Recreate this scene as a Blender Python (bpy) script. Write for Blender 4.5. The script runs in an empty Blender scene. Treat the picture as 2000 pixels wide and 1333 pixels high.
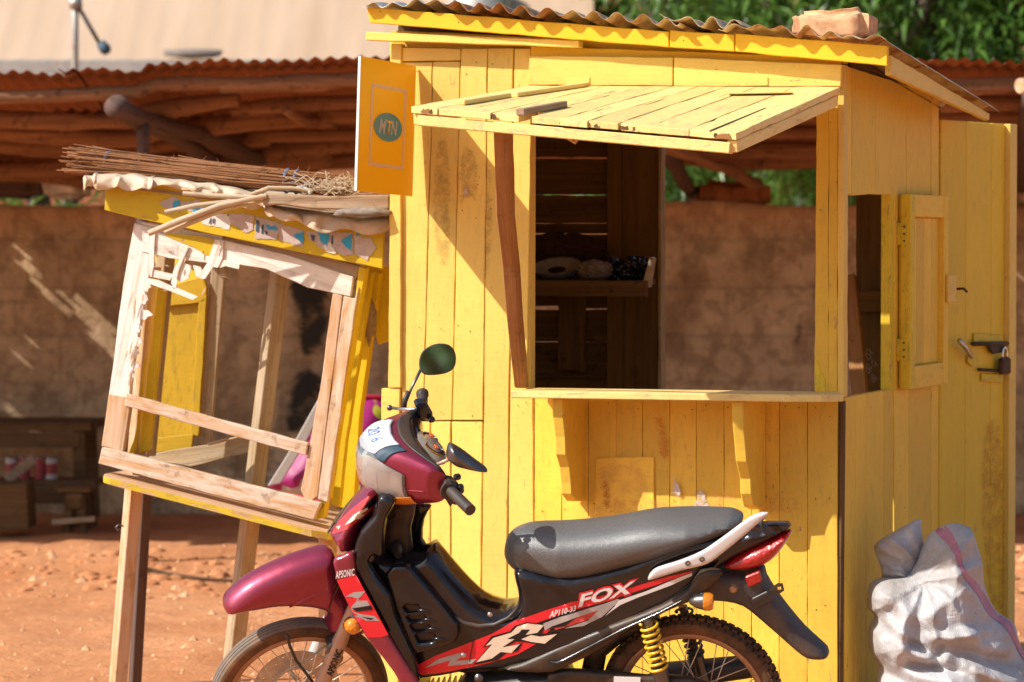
import bpy, math, random, numpy as np
from mathutils import Vector, Matrix, noise as mnoise
from mathutils.geometry import delaunay_2d_cdt
random.seed(7)
R = math.radians
# ------------------------------------------------------------------ camera, world, sun
scn = bpy.context.scene
COL = scn.collection
FPX, CH = 6300.0, 1.7
PITCH = math.atan((666.5 - 474) / FPX)
cam_d = bpy.data.cameras.new('camera'); cam = bpy.data.objects.new('camera', cam_d); COL.objects.link(cam)
cam_d.sensor_width = 36; cam_d.lens = FPX / 2000 * 36; cam_d.clip_end = 500
cam.location = (0, 0, CH); cam.rotation_euler = (R(90) - PITCH, 0, 0)
cam_d.dof.use_dof = True; cam_d.dof.focus_distance = 10.3; cam_d.dof.aperture_fstop = 4.0
scn.camera = cam
SUN = Vector((.702, .298, -.66)).normalized()           # the way the light travels
el = math.asin(-SUN.z); az = math.atan2(-SUN.x, -SUN.y)  # compass angle from +Y, clockwise
w = bpy.data.worlds.new('World'); scn.world = w; w.use_nodes = True
sky = w.node_tree.nodes.new('ShaderNodeTexSky'); sky.sky_type = 'NISHITA'; sky.sun_disc = False
sky.sun_elevation = el; sky.sun_rotation = az; sky.dust_density = 2.0
bg = w.node_tree.nodes['Background']; bg.inputs[1].default_value = 0.12
w.node_tree.links.new(sky.outputs[0], bg.inputs[0])
sd = bpy.data.lights.new('sun', 'SUN'); sd.energy = 4.9; sd.angle = R(.5); sd.color = (1, .95, .87)
so = bpy.data.objects.new('sun', sd); COL.objects.link(so); so.location = (-6, -3, 9)
so.rotation_euler = SUN.to_track_quat('-Z', 'Y').to_euler()
scn.view_settings.view_transform = 'Standard'; scn.view_settings.look = 'None'
scn.view_settings.exposure = 0.22; scn.view_settings.gamma = 1; scn.view_settings.use_curve_mapping = False
# ------------------------------------------------------------------ frames: a pixel of the photograph to a point on a real plane
RC = cam.rotation_euler.to_matrix()
def ray(px, py): return (RC @ Vector(((px - 1000) / FPX, -(py - 666.5) / FPX, -1))).normalized()
CO = Vector((0, 0, CH))
class Frame:
    def __init__(s, M): s.W = M; s.I = M.inverted()
    def at(s, px, py, v=0.0, ax=1):
        o = s.I @ CO; d = s.I.to_3x3() @ ray(px, py)
        return o + d * ((v - o[ax]) / d[ax])
WORLD = Frame(Matrix.Identity(4))
def P(px, py, Y): return WORLD.at(px, py, Y)
# ------------------------------------------------------------------ objects
WM = {}
def tagp(o, label=None, cat=None, group=None, kind=None):
    if label: o['label'] = label
    if cat: o['category'] = cat
    if group: o['group'] = group
    if kind: o['kind'] = kind
    return o
def thing(name, label, cat, M=Matrix.Identity(4), group=None):
    o = bpy.data.objects.new(name, None); COL.objects.link(o); o.empty_display_size = .1
    o.matrix_world = M; WM[o.name] = M.copy()
    return tagp(o, label, cat, group)
def mk(name, vf, mat, parent=None, W=None, G=None, smooth=False, bevel=0, label=None, auto=None):
    verts, faces = vf
    W = W if W is not None else (WM[parent.name] if parent else Matrix.Identity(4))
    if G is not None:
        Gi = G.inverted(); verts = [Gi @ Vector(v) for v in verts]; W = W @ G
    me = bpy.data.meshes.new(name); me.from_pydata([tuple(v) for v in verts], [], [tuple(f) for f in faces]); me.validate()
    if mat: me.materials.append(mat)
    if smooth: me.polygons.foreach_set('use_smooth', [True] * len(me.polygons))
    o = bpy.data.objects.new(name, me); COL.objects.link(o)
    if auto is not None:
        try: me.set_sharp_from_angle(angle=R(auto))
        except Exception: pass
    if parent:
        o.parent = parent; o.matrix_local = WM[parent.name].inverted() @ W
    else: o.matrix_world = W
    WM[o.name] = W.copy()
    if bevel:
        b = o.modifiers.new('bevel', 'BEVEL'); b.width = bevel; b.segments = 1; b.limit_method = 'ANGLE'; b.angle_limit = R(40)
    if label: o['label'] = label
    return o
def clone(o, parent, W):
    c = o.copy(); COL.objects.link(c); c.parent = parent
    c.matrix_local = (WM[parent.name].inverted() @ W) if parent else W
    WM[c.name] = W.copy(); return c
class MB:
    def __init__(s): s.v = []; s.f = []
    def add(s, vf):
        n = len(s.v); s.v += [Vector(a) for a in vf[0]]; s.f += [tuple(i + n for i in f) for f in vf[1]]; return s
    @property
    def vf(s): return s.v, s.f
def prism(poly, off):
    n = len(poly); off = Vector(off); v = [Vector(p) for p in poly]; v += [p + off for p in v]
    f = [tuple(range(n)), tuple(range(2 * n - 1, n - 1, -1))] + [(i, i + n, (i + 1) % n + n, (i + 1) % n) for i in range(n)]
    a = sum((v[i].cross(v[(i + 1) % n]) for i in range(n)), Vector()).dot(off)
    return v, ([x[::-1] for x in f] if a > 0 else f)
def box(c, s, M=None):
    x, y, z = [a / 2 for a in s]; c = Vector(c)
    p = [Vector((-x, -y, -z)), Vector((x, -y, -z)), Vector((x, y, -z)), Vector((-x, y, -z))]
    if M is not None: p = [M @ a for a in p]; o = M @ Vector((0, 0, 2 * z))
    else: o = Vector((0, 0, 2 * z))
    return prism([a + c for a in p], o)
def beam(a, b, w_, t, up=(0, 1, 0)):
    "square bar from a to b; t measured along up, w_ across"
    a = Vector(a); b = Vector(b); d = (b - a).normalized(); u = Vector(up); u = (u - d * u.dot(d)).normalized(); s = d.cross(u)
    p = [a + s * (i * w_ / 2) + u * (j * t / 2) for i, j in ((-1, -1), (1, -1), (1, 1), (-1, 1))]
    return prism(p, b - a)
def tube(pts, r, n=10, cap=True, closed=False):
    pts = [Vector(p) for p in pts]; m = len(pts); rr = r if isinstance(r, (list, tuple)) else [r] * m
    v = []; f = []; u = None
    for i, p in enumerate(pts):
        t = (pts[min(i + 1, m - 1)] - pts[max(i - 1, 0)]).normalized()
        if closed: t = (pts[(i + 1) % m] - pts[i - 1]).normalized()
        if u is None: u = t.orthogonal().normalized()
        u = (u - t * u.dot(t)).normalized(); q = t.cross(u)
        for k in range(n):
            a = 2 * math.pi * k / n; v.append(p + (u * math.cos(a) + q * math.sin(a)) * rr[i])
    for i in range(m - 1 if not closed else m):
        for k in range(n):
            j = (i + 1) % m; f.append((i * n + k, i * n + (k + 1) % n, j * n + (k + 1) % n, j * n + k))
    if cap and not closed: f.append(tuple(range(n - 1, -1, -1))); f.append(tuple((m - 1) * n + k for k in range(n)))
    return v, f
def lathe(prof, c, ax, n=40, closed=False, cap=True):
    "prof: (radius, along) pairs turned about axis ax through c"
    c = Vector(c); ax = Vector(ax).normalized(); u = ax.orthogonal().normalized(); q = ax.cross(u); v = []; f = []
    for k in range(n):
        a = 2 * math.pi * k / n; e = u * math.cos(a) + q * math.sin(a)
        v += [c + e * r + ax * h for r, h in prof]
    m = len(prof)
    for k in range(n):
        for i in range(m if closed else m - 1):
            j = (i + 1) % m; l = (k + 1) % n; f.append((k * m + i, l * m + i, l * m + j, k * m + j))
    if not closed and cap:
        if prof[0][0] > 1e-4: f.append(tuple(k * m for k in range(n)))
        if prof[-1][0] > 1e-4: f.append(tuple(k * m + m - 1 for k in range(n - 1, -1, -1)))
    return v, f
def gmat(o, gx, gz):
    gx = Vector(gx).normalized(); gz = Vector(gz); gz = (gz - gx * gz.dot(gx)).normalized(); gy = gz.cross(gx)
    M = Matrix((gx, gy, gz)).transposed().to_4x4(); M.translation = Vector(o); return M
def rough(poly, step=.05, amp=.0012):
    out = []
    for i, p in enumerate(poly):
        q = poly[(i + 1) % len(poly)]; d = (q - p); k = max(1, min(24, int(d.length / step))); n_ = d.normalized()
        for j in range(k):
            a = p + d * (j / k)
            if j: a = a + Vector((random.uniform(-amp, amp), random.uniform(-amp, amp), random.uniform(-amp, amp))) - n_ * 0
            out.append(a)
    return out
def plank(name, fr, pts, y0, t, mat, parent, grain=(0, 0, 1), ax=1, amp=.0014, bevel=.0025, label=None, local=False, sgn=1):
    "a board traced on the plane `ax`=y0 of frame fr, thick t towards +ax"
    poly = [Vector(p) for p in pts] if local else [fr.at(x, y, y0, ax) for x, y in pts]
    off = Vector((0, 0, 0)); off[ax] = t * sgn
    keep = [p[ax] for p in poly]
    poly = rough(poly, amp=amp)
    for p in poly: p[ax] = y0
    c = sum(poly, Vector()) / len(poly)
    n = Vector((0, 0, 0)); n[ax] = 1
    return mk(name, prism(poly, off), mat, parent, fr.W, gmat(c, grain, n), bevel=bevel, label=label)
def pbeam(name, fr, a, b, w_, t, mat, parent, up=(0, 1, 0), bevel=.003, label=None):
    a = Vector(a); b = Vector(b)
    return mk(name, beam(a, b, w_, t, up), mat, parent, fr.W, gmat((a + b) / 2, b - a, up), bevel=bevel, label=label)
# --- smooth outlines and inflated shells
def spline(pts, k=6):
    n = len(pts); out = []
    for i in range(n):
        p0, p1, p2, p3 = [np.array(pts[(i + j) % n], float) for j in (-1, 0, 1, 2)]
        for s in range(k):
            t = s / k; out.append(tuple(.5 * ((2 * p1) + (-p0 + p2) * t + (2 * p0 - 5 * p1 + 4 * p2 - p3) * t * t + (-p0 + 3 * p1 - 3 * p2 + p3) * t ** 3)))
    return out
def resample(pts, sp):
    out = []
    for i, p in enumerate(pts):
        q = pts[(i + 1) % len(pts)]; d = math.dist(p, q); k = max(1, round(d / sp))
        for j in range(k): out.append((p[0] + (q[0] - p[0]) * j / k, p[1] + (q[1] - p[1]) * j / k))
    return out
def inside(px_, pz_, poly):
    a = np.array(poly); b = np.roll(a, -1, 0); r = np.zeros(len(px_), bool)
    for (x0, y0), (x1, y1) in zip(a, b):
        if y0 == y1: continue
        c = ((y0 > pz_) != (y1 > pz_)) & (px_ < (x1 - x0) * (pz_ - y0) / (y1 - y0) + x0); r ^= c
    return r
def edist(X, Z, poly):
    a = np.array(poly); b = np.roll(a, -1, 0); d = np.full(len(X), 1e9)
    for (x0, y0), (x1, y1) in zip(a, b):
        dx, dy = x1 - x0, y1 - y0; L = dx * dx + dy * dy + 1e-12
        t = np.clip(((X - x0) * dx + (Z - y0) * dy) / L, 0, 1); d = np.minimum(d, np.hypot(X - x0 - t * dx, Z - y0 - t * dy))
    return d
def fill(poly, sp, holes=(), Rr=0):
    loops = [resample(poly, sp)] + [resample(h, sp) for h in holes]
    pts = []; ed = []
    for l in loops:
        n = len(pts); pts += l; ed += [(n + i, n + (i + 1) % len(l)) for i in range(len(l))]
    A = np.array(loops[0]); x0, z0 = A.min(0); x1, z1 = A.max(0)
    gx, gz = np.meshgrid(np.arange(x0 + sp / 2, x1, sp), np.arange(z0 + sp / 2, z1, sp * .87)); gx = gx + (np.arange(gx.shape[0]) % 2)[:, None] * sp / 2
    gx, gz = gx.ravel(), gz.ravel(); k = inside(gx, gz, loops[0])
    for h in loops[1:]: k &= ~inside(gx, gz, h)
    gx, gz = gx[k], gz[k]
    k = np.ones(len(gx), bool); lim = max(sp * .45, min(Rr * .62, .035)) if Rr else sp * .45
    for l in loops: k &= edist(gx, gz, l) > lim
    if Rr:
        rp = []
        for dd in (.03, .10, .22, .38, .54):
            dd = dd * Rr
            if dd > .035: break
            for l in loops:
                A_ = np.array(l); T = np.roll(A_, -1, 0) - np.roll(A_, 1, 0); N = np.stack([-T[:, 1], T[:, 0]], 1) / (np.hypot(T[:, 0], T[:, 1])[:, None] + 1e-12)
                for s_ in (1, -1):
                    Q = A_ + N * dd * s_; ok = inside(Q[:, 0], Q[:, 1], loops[0])
                    for h in loops[1:]: ok &= ~inside(Q[:, 0], Q[:, 1], h)
                    for q_ in loops: ok &= edist(Q[:, 0], Q[:, 1], q_) > dd * .93
                    rp += [(float(x), float(z)) for x, z in Q[ok]]
        pts += rp
    pts += list(zip(gx[k].tolist(), gz[k].tolist()))
    v, e, f, _, _, _ = delaunay_2d_cdt([Vector(p) for p in pts], ed, [], 0, 1e-6)
    V = np.array([tuple(p) for p in v]); C = np.array([V[list(t)].mean(0) for t in f])
    k = inside(C[:, 0], C[:, 1], loops[0])
    for h in loops[1:]: k &= ~inside(C[:, 0], C[:, 1], h)
    return V, [tuple(t) for t, q in zip(f, k) if q], loops
def hf(loops, hw, Rr, p=2.0):
    def H(X, Z):
        X = np.atleast_1d(np.asarray(X, float)); Z = np.atleast_1d(np.asarray(Z, float))
        d = np.minimum(*[edist(X, Z, l) for l in (loops if len(loops) > 1 else loops * 2)][:2]) if len(loops) <= 2 else np.min([edist(X, Z, l) for l in loops], 0)
        h = (1 - (1 - np.clip(d / Rr, 0, 1)) ** p) ** (1 / p)
        return h * (np.array([hw(a, b) for a, b in zip(X, Z)]) if callable(hw) else hw)
    return H
def pillow(poly, hw, Rr, sp=.012, y0=0.0, holes=(), p=2.0, disp=None, back=True, backk=1.0):
    "closed shell: outline in the x-z plane, swelling to +-hw over the distance Rr from its edge"
    V, F, loops = fill(poly, sp, holes, Rr); H = hf(loops, hw, Rr, p); h = H(V[:, 0], V[:, 1])
    yy = (lambda x, z: y0(x, z)) if callable(y0) else (lambda x, z: y0)
    v = []; f = []; n = len(V); edge = h < 1e-5
    for i in range(n):
        y = yy(*V[i]); dd = disp(V[i][0], V[i][1]) * min(1, h[i] / .03) if disp else 0
        v.append(Vector((V[i][0], y - h[i] - dd, V[i][1])))
    idx = list(range(n))
    for t in F:
        a, b, c = t; ar = (V[b][0] - V[a][0]) * (V[c][1] - V[a][1]) - (V[b][1] - V[a][1]) * (V[c][0] - V[a][0])
        f.append(t if ar > 0 else t[::-1])
    if back:
        m = {}
        for i in range(n):
            if edge[i]: m[i] = i
            else: m[i] = len(v); v.append(Vector((V[i][0], yy(*V[i]) + h[i] * backk, V[i][1])))
        f += [tuple(m[i] for i in t[::-1]) for t in list(f)]
    surf = lambda x, z: yy(x, z) - float(H(x, z)[0]) - ((disp(x, z)) if disp else 0)
    return (v, f), surf
def L2(fr, pts, y=0.0): return [(q.x, q.z) for q in (fr.at(a, b, y) for a, b in pts)]
def decal(name, poly, surf, eps, mat, parent, fr, sp=.01, label=None):
    V, F, _ = fill(poly, sp)
    v = [Vector((a, surf(a, b) - eps, b)) for a, b in V]; f = []
    for t in F:
        a, b, c = t; ar = (V[b][0] - V[a][0]) * (V[c][1] - V[a][1]) - (V[b][1] - V[a][1]) * (V[c][0] - V[a][0]); f.append(t if ar > 0 else t[::-1])
    return mk(name, (v, f), mat, parent, fr.W, smooth=True, label=label)
def textmesh(s, bold=.0, shear=0, space=1.0):
    c = bpy.data.curves.new('t', 'FONT'); c.body = s; c.size = 1; c.offset = bold; c.shear = shear; c.space_character = space; c.resolution_u = 3
    o = bpy.data.objects.new('t', c); COL.objects.link(o); dg = bpy.context.evaluated_depsgraph_get(); dg.update()
    me = bpy.data.meshes.new_from_object(o.evaluated_get(dg)); v = np.array([tuple(q.co)[:2] for q in me.vertices]); f = [tuple(p.vertices) for p in me.polygons]
    bpy.data.objects.remove(o); bpy.data.meshes.remove(me); v -= v.min(0); v /= v.max(0); return v, f
def textq(name, s, corners, place, mat, parent, fr, **kw):
    "writing stretched over a quad of photograph pixels: TL,TR,BR,BL"
    v, f = textmesh(s, **kw); TL, TR, BR, BL = [np.array(c, float) for c in corners]; out = []
    for a, b in v:
        q = (BL * (1 - a) + BR * a) * (1 - b) + (TL * (1 - a) + TR * a) * b; out.append(place(q[0], q[1]))
    return mk(name, (out, f), mat, parent, fr.W)
# ------------------------------------------------------------------ materials
class NT:
    def __init__(s, name):
        s.m = bpy.data.materials.new(name); s.m.use_nodes = True; s.t = s.m.node_tree; s.b = s.t.nodes['Principled BSDF']; s.out = s.t.nodes['Material Output']
        s.tc = s.t.nodes.new('ShaderNodeTexCoord'); s.oi = None
    def node(s, ty, ins=None, **kw):
        n = s.t.nodes.new(ty)
        for k, v in kw.items(): setattr(n, k, v)
        for k, v in (ins or {}).items(): s.put(n.inputs[k], v)
        return n
    def put(s, sock, v):
        if isinstance(v, bpy.types.NodeSocket): s.t.links.new(v, sock)
        else:
            if isinstance(v, (tuple, list)) and len(v) == 3 and sock.type == 'RGBA': v = (*v, 1)
            sock.default_value = v
    def rnd(s):
        if not s.oi: s.oi = s.node('ShaderNodeObjectInfo')
        return s.oi.outputs['Random']
    def coord(s, sc=(1, 1, 1), rand=True, src='Object'):
        c = s.tc.outputs[src]
        if rand:
            o = s.node('ShaderNodeMath', {0: s.rnd(), 1: 57.0}, operation='MULTIPLY').outputs[0]
            c = s.node('ShaderNodeVectorMath', {0: c, 1: o}, operation='ADD').outputs[0]
        return s.node('ShaderNodeVectorMath', {0: c, 1: sc}, operation='MULTIPLY').outputs[0]
    def noise(s, c, sc=5, det=4, ro=.5, dist=0): return s.node('ShaderNodeTexNoise', {'Vector': c, 'Scale': sc, 'Detail': det, 'Roughness': ro, 'Distortion': dist}).outputs[0]
    def vor(s, c, sc=5, feat='F1'): return s.node('ShaderNodeTexVoronoi', {'Vector': c, 'Scale': sc}, feature=feat).outputs['Distance']
    def ramp(s, f, stops):
        n = s.node('ShaderNodeValToRGB', {0: f}); e = n.color_ramp.elements
        while len(e) < len(stops): e.new(.5)
        for q, (p, c) in zip(e, stops):
            q.position = p; c = (c, c, c) if not isinstance(c, (tuple, list)) else c; q.color = (*c[:3], 1)
        return n.outputs[0]
    def mix(s, f, a, b, bt='MIX'):
        n = s.t.nodes.new('ShaderNodeMix'); n.data_type = 'RGBA'; n.blend_type = bt; n.clamp_factor = True
        s.put(n.inputs[0], f); s.put(n.inputs[6], a); s.put(n.inputs[7], b); return n.outputs[2]
    def math(s, op, a, b=0.0): return s.node('ShaderNodeMath', {0: a, 1: b}, operation=op).outputs[0]
    def bump(s, h, st=.3, d=.002, prev=None):
        i = {'Height': h, 'Strength': st, 'Distance': d}
        if prev is not None: i['Normal'] = prev
        return s.node('ShaderNodeBump', i).outputs[0]
    def set(s, **kw):
        for k, v in kw.items(): s.put(s.b.inputs[k.replace('_', ' ')], v)
        return s.m
def simple(name, col, ro=.5, metal=0, var=.06, bump=.1, sc=30, spec=.5, coat=0, trans=0, dust=None, dk=.5):
    n = NT(name); c = n.coord(rand=False); k = n.noise(c, sc, 5, .6)
    cc = n.mix(n.ramp(k, [(.3, 0), (.7, 1)]), tuple(max(0, a * (1 - var)) for a in col), tuple(a * (1 + var) for a in col))
    r = ro
    if dust:
        g = n.node('ShaderNodeNewGeometry'); dn = n.noise(c, 9, 5, .65)
        f = n.math('MULTIPLY', n.ramp(dn, [(.35, 0), (.75, 1)]), dk); cc = n.mix(f, cc, dust); r = n.math('ADD', n.math('MULTIPLY', f, .5), ro)
    n.set(Base_Color=cc, Roughness=r, Metallic=metal)
    n.b.inputs['Specular IOR Level'].default_value = spec; n.b.inputs['Coat Weight'].default_value = coat; n.b.inputs['Coat Roughness'].default_value = .08
    n.b.inputs['Transmission Weight'].default_value = trans
    if bump: n.set(Normal=n.bump(k, bump, .001))
    return n.m
def paint_wood(name, base, dirt=.35, wear=.12, brush=1.0, bare=(.33, .19, .09), var=.1, black=0.0, low=None):
    "thick old gloss paint brushed over sawn boards; x runs along the grain"
    n = NT(name); c = n.coord((1, 1, 1)); cg = n.coord((1.6, 34, 34)); cs = n.coord((22, 3, 3))
    g = n.noise(cg, 1.0, 6, .65, .4); sw = n.noise(cs, 3.0, 3, .55); big = n.noise(c, 2.2, 4, .6); sp = n.noise(c, 42, 5, .75); sp2 = n.noise(c, 120, 3, .6)
    col = n.mix(n.ramp(big, [(.3, 0), (.72, 1)]), tuple(a * (1 - var) for a in base), tuple(min(1, a * (1 + var * .6)) for a in base))
    h = n.node('ShaderNodeHueSaturation', {'Hue': .5, 'Saturation': 1.0, 'Value': n.math('ADD', n.math('MULTIPLY', n.rnd(), .22), .86), 'Color': col}).outputs[0]
    h = n.mix(n.math('MULTIPLY', n.ramp(g, [(.28, 1), (.42, 0)]), .16), h, tuple(a * .5 for a in base))
    d = n.math('MULTIPLY', n.ramp(sp, [(.64, 0), (.70, 1)]), n.ramp(n.noise(c, 5, 4, .6), [(.42, 0), (.62, 1)]))
    h = n.mix(n.math('MULTIPLY', d, min(1, dirt * 1.7)), h, (.16, .08, .025))
    if low: h = n.mix(n.math('MULTIPLY', n.ramp(n.noise(c, 3.1, 5, .7, .6), [(.40, 0), (.66, 1)]), low[1]), h, low[0])
    wr = n.math('MULTIPLY', n.ramp(n.noise(n.coord((2.2, 9, 9)), 4, 6, .72, .5), [(.66 - wear * .25, 0), (.69 - wear * .25, 1)]), 1.0)
    h = n.mix(wr, h, n.mix(g, bare, tuple(a * 1.7 for a in bare)))
    if black: h = n.mix(n.math('MULTIPLY', n.ramp(n.noise(n.coord((3, 9, 9)), 5, 8, .8), [(.5, 0), (.62, 1)]), black), h, (.05, .045, .02))
    b1 = n.bump(g, .35 * brush, .003); b2 = n.bump(sw, .28 * brush, .003, b1); b3 = n.bump(sp2, .12, .0008, b2); b4 = n.bump(n.math('SUBTRACT', 1.0, wr), .5, .0012, b3)
    n.set(Base_Color=h, Roughness=n.math('ADD', n.math('MULTIPLY', big, .2), .42), Normal=b4); n.b.inputs['Specular IOR Level'].default_value = .35
    return n.m
def raw_wood(name, a, b, dirt=.4, white=0.0, sc=1.0, ro=.85):
    n = NT(name); c = n.coord(); cg = n.coord((1.2, 26 * sc, 26 * sc)); g = n.noise(cg, 1.2, 7, .7, .6); g2 = n.noise(n.coord((.6, 60, 60)), 1.5, 3, .6)
    col = n.mix(n.ramp(g, [(.25, 0), (.75, 1)]), a, b); big = n.noise(c, 4, 5, .65)
    if white: col = n.mix(n.math('MULTIPLY', n.ramp(n.noise(n.coord((2, 12, 12)), 2.2, 6, .7, .5), [(.40, 0), (.56, 1)]), white), col, (.84, .79, .72))
    col = n.mix(n.math('MULTIPLY', n.ramp(n.noise(c, 14, 6, .7), [(.56, 0), (.68, 1)]), dirt), col, tuple(q * .3 for q in a))
    col = n.mix(n.math('MULTIPLY', n.ramp(g2, [(.3, 1), (.45, 0)]), .4), col, tuple(q * .45 for q in a))
    n.set(Base_Color=col, Roughness=ro, Normal=n.bump(g2, .5, .002, n.bump(g, .6, .004))); n.b.inputs['Specular IOR Level'].default_value = .2
    return n.m
YEL = (.84, .50, .07)
M = {}
M['yel'] = paint_wood('yellow_gloss_paint', (.90, .625, .14), dirt=.8, wear=.05, black=.10)
M['yel_low'] = paint_wood('yellow_warm_paint', (.90, .585, .075), dirt=1.0, wear=.05, black=.14)
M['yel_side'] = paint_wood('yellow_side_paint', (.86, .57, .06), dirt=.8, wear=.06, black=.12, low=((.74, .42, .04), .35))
M['yel_green'] = paint_wood('yellow_green_paint', (.76, .54, .03), dirt=.7, wear=.08, black=.35)
M['yel_door'] = paint_wood('door_yellow_paint', (.86, .58, .035), dirt=.5, wear=.05, black=.08)
M['yel_awn'] = paint_wood('yellow_faded_paint', (.88, .66, .24), dirt=.9, wear=.34, brush=1.8, black=.08, bare=(.56, .36, .17))
M['yel_fas'] = paint_wood('yellow_bright_paint', (.90, .53, .02), dirt=.25, wear=.04)
M['yel_lem'] = paint_wood('lemon_paint', (.72, .50, .012), dirt=.35, wear=.05, black=.12)
M['yel_shaded'] = paint_wood('shaded_lemon_paint', (.50, .31, .012), dirt=.5, wear=.05, black=.3)  # lemon paint darkened, so the inner panel's shade sits in the colour
M['yel_worn'] = paint_wood('worn_lemon_paint', (.72, .50, .03), dirt=.8, wear=.55, black=.25, bare=(.42, .25, .12))
M['grime'] = paint_wood('grimy_yellow_paint', (.70, .42, .06), dirt=.9, wear=.15, black=.85)
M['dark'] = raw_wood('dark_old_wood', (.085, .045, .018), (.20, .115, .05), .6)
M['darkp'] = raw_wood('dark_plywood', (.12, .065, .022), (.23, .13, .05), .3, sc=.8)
M['prop'] = raw_wood('brown_prop_wood', (.24, .105, .035), (.46, .23, .09), .5)
M['raw'] = raw_wood('pale_bare_wood', (.42, .22, .10), (.66, .40, .20), .6, .5)
M['rawo'] = raw_wood('orange_bare_wood', (.46, .24, .10), (.64, .38, .19), .3, .25)
M['rawg'] = raw_wood('grey_bare_wood', (.30, .20, .10), (.50, .37, .22), .3, .15)
M['weather'] = raw_wood('weathered_board', (.22, .13, .07), (.45, .31, .19), .6, .1)
M['white'] = raw_wood('whitewashed_wood', (.62, .48, .36), (.90, .86, .80), .3, .95)
M['log'] = raw_wood('rust_brown_log', (.13, .06, .03), (.44, .22, .11), .7)
M['post'] = raw_wood('dark_post_wood', (.09, .055, .045), (.17, .11, .09), .5)
M['twig'] = raw_wood('dry_twig', (.16, .07, .03), (.40, .19, .09), .5)
M['stick'] = raw_wood('peeled_stick', (.42, .31, .20), (.66, .53, .38), .4)
M['iron'] = simple('black_iron', (.05, .04, .03), .6, .6, .3, .3, 60, dust=(.3, .15, .07))
M['steel'] = simple('bright_steel', (.55, .53, .50), .28, .9, .1, .1, 50)
M['gun'] = simple('grey_steel', (.16, .155, .15), .35, .85, .1, .1, 50)
n = NT('sign_white_print'); n.set(Base_Color=(.86, .80, .76), Roughness=.4)
tr = n.node('ShaderNodeBsdfTranslucent', {'Color': (.9, .82, .76, 1)}); mx = n.node('ShaderNodeMixShader', {0: .42, 1: n.b.outputs[0], 2: tr.outputs[0]}); n.t.links.new(mx.outputs[0], n.out.inputs[0]); M['signw'] = n.m
M['canw'] = simple('dull_tin_white', (.42, .38, .35), .5); M['canr'] = simple('dull_tin_red', (.28, .03, .03), .5)
# sheet metal
def sheet(name, a, b, ro=.5, metal=.5, rust=.5, rc=(.25, .09, .03)):
    n = NT(name); c = n.coord(rand=False); k = n.noise(c, 6, 7, .7, .6); k2 = n.noise(c, 40, 4, .6)
    col = n.mix(n.ramp(k, [(.35, 0), (.65, 1)]), a, b); r = n.ramp(n.noise(c, 3.4, 8, .75, .8), [(.62 - rust * .3, 0), (.72 - rust * .3, 1)])
    col = n.mix(r, col, n.mix(k2, rc, tuple(q * 1.9 for q in rc)))
    n.set(Base_Color=col, Roughness=n.math('ADD', n.math('MULTIPLY', r, .4), ro), Metallic=n.math('MULTIPLY', n.math('SUBTRACT', 1.0, r), metal), Normal=n.bump(k2, .25, .002)); return n.m
M['roof'] = sheet('yellow_stained_tin', (.42, .29, .15), (.62, .50, .33), .5, .25, .45, (.22, .09, .035))
M['tin'] = sheet('grey_galvanised_tin', (.45, .42, .38), (.62, .58, .52), .45, .6, .15)
M['rusty'] = sheet('rusty_tin', (.17, .065, .028), (.42, .18, .07), .7, .1, .8, (.20, .07, .025))
M['palet'] = sheet('peeling_pale_sheet', (.50, .38, .26), (.68, .56, .42), .8, 0, .25, (.42, .27, .15))
# mud, ground
def mudwall():
    n = NT('mud_plaster'); c = n.coord(rand=False); k = n.noise(c, 1.1, 7, .68, .5); k2 = n.noise(c, 7, 8, .72, .4); k3 = n.noise(c, 40, 5, .7)
    col = n.ramp(k, [(.30, (.36, .23, .12)), (.42, (.60, .41, .23)), (.56, (.82, .60, .36)), (.72, (.93, .77, .54))])
    sp0 = n.node('ShaderNodeSeparateXYZ', {0: n.tc.outputs['Object']}).outputs; wx = n.math('ADD', sp0[0], n.math('MULTIPLY', k, .10)); wz = n.math('ADD', sp0[2], n.math('MULTIPLY', k2, .05))
    br = n.node('ShaderNodeTexBrick', {'Vector': n.node('ShaderNodeCombineXYZ', {0: wx, 1: wz}).outputs[0], 'Color1': (.62, .62, .62), 'Color2': (1.0, 1.0, 1.0), 'Mortar': (.52, .50, .48), 'Scale': 1.0, 'Mortar Size': .022, 'Mortar Smooth': .8, 'Brick Width': .54, 'Row Height': .29}).outputs[0]
    col = n.mix(.5, col, br, 'MULTIPLY')
    col = n.mix(n.math('MULTIPLY', n.ramp(k2, [(.42, 1), (.54, 0)]), .55), col, (.24, .145, .08))
    col = n.mix(n.math('MULTIPLY', n.ramp(n.noise(c, 3.2, 6, .7, 1), [(.55, 0), (.70, 1)]), .55), col, (.66, .47, .33))
    sx = n.node('ShaderNodeSeparateXYZ', {0: n.tc.outputs['Object']}).outputs
    top = n.node('ShaderNodeMapRange', {'Value': n.math('ADD', sx[2], n.math('MULTIPLY', k, .5)), 1: 1.95, 2: 2.15}).outputs[0]
    col = n.mix(n.math('MULTIPLY', top, .45), col, (.66, .30, .13))
    n.set(Base_Color=col, Roughness=.95, Normal=n.bump(k3, .4, .01, n.bump(k2, .8, .04))); n.b.inputs['Specular IOR Level'].default_value = .1; return n.m
M['mud'] = mudwall()
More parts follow.
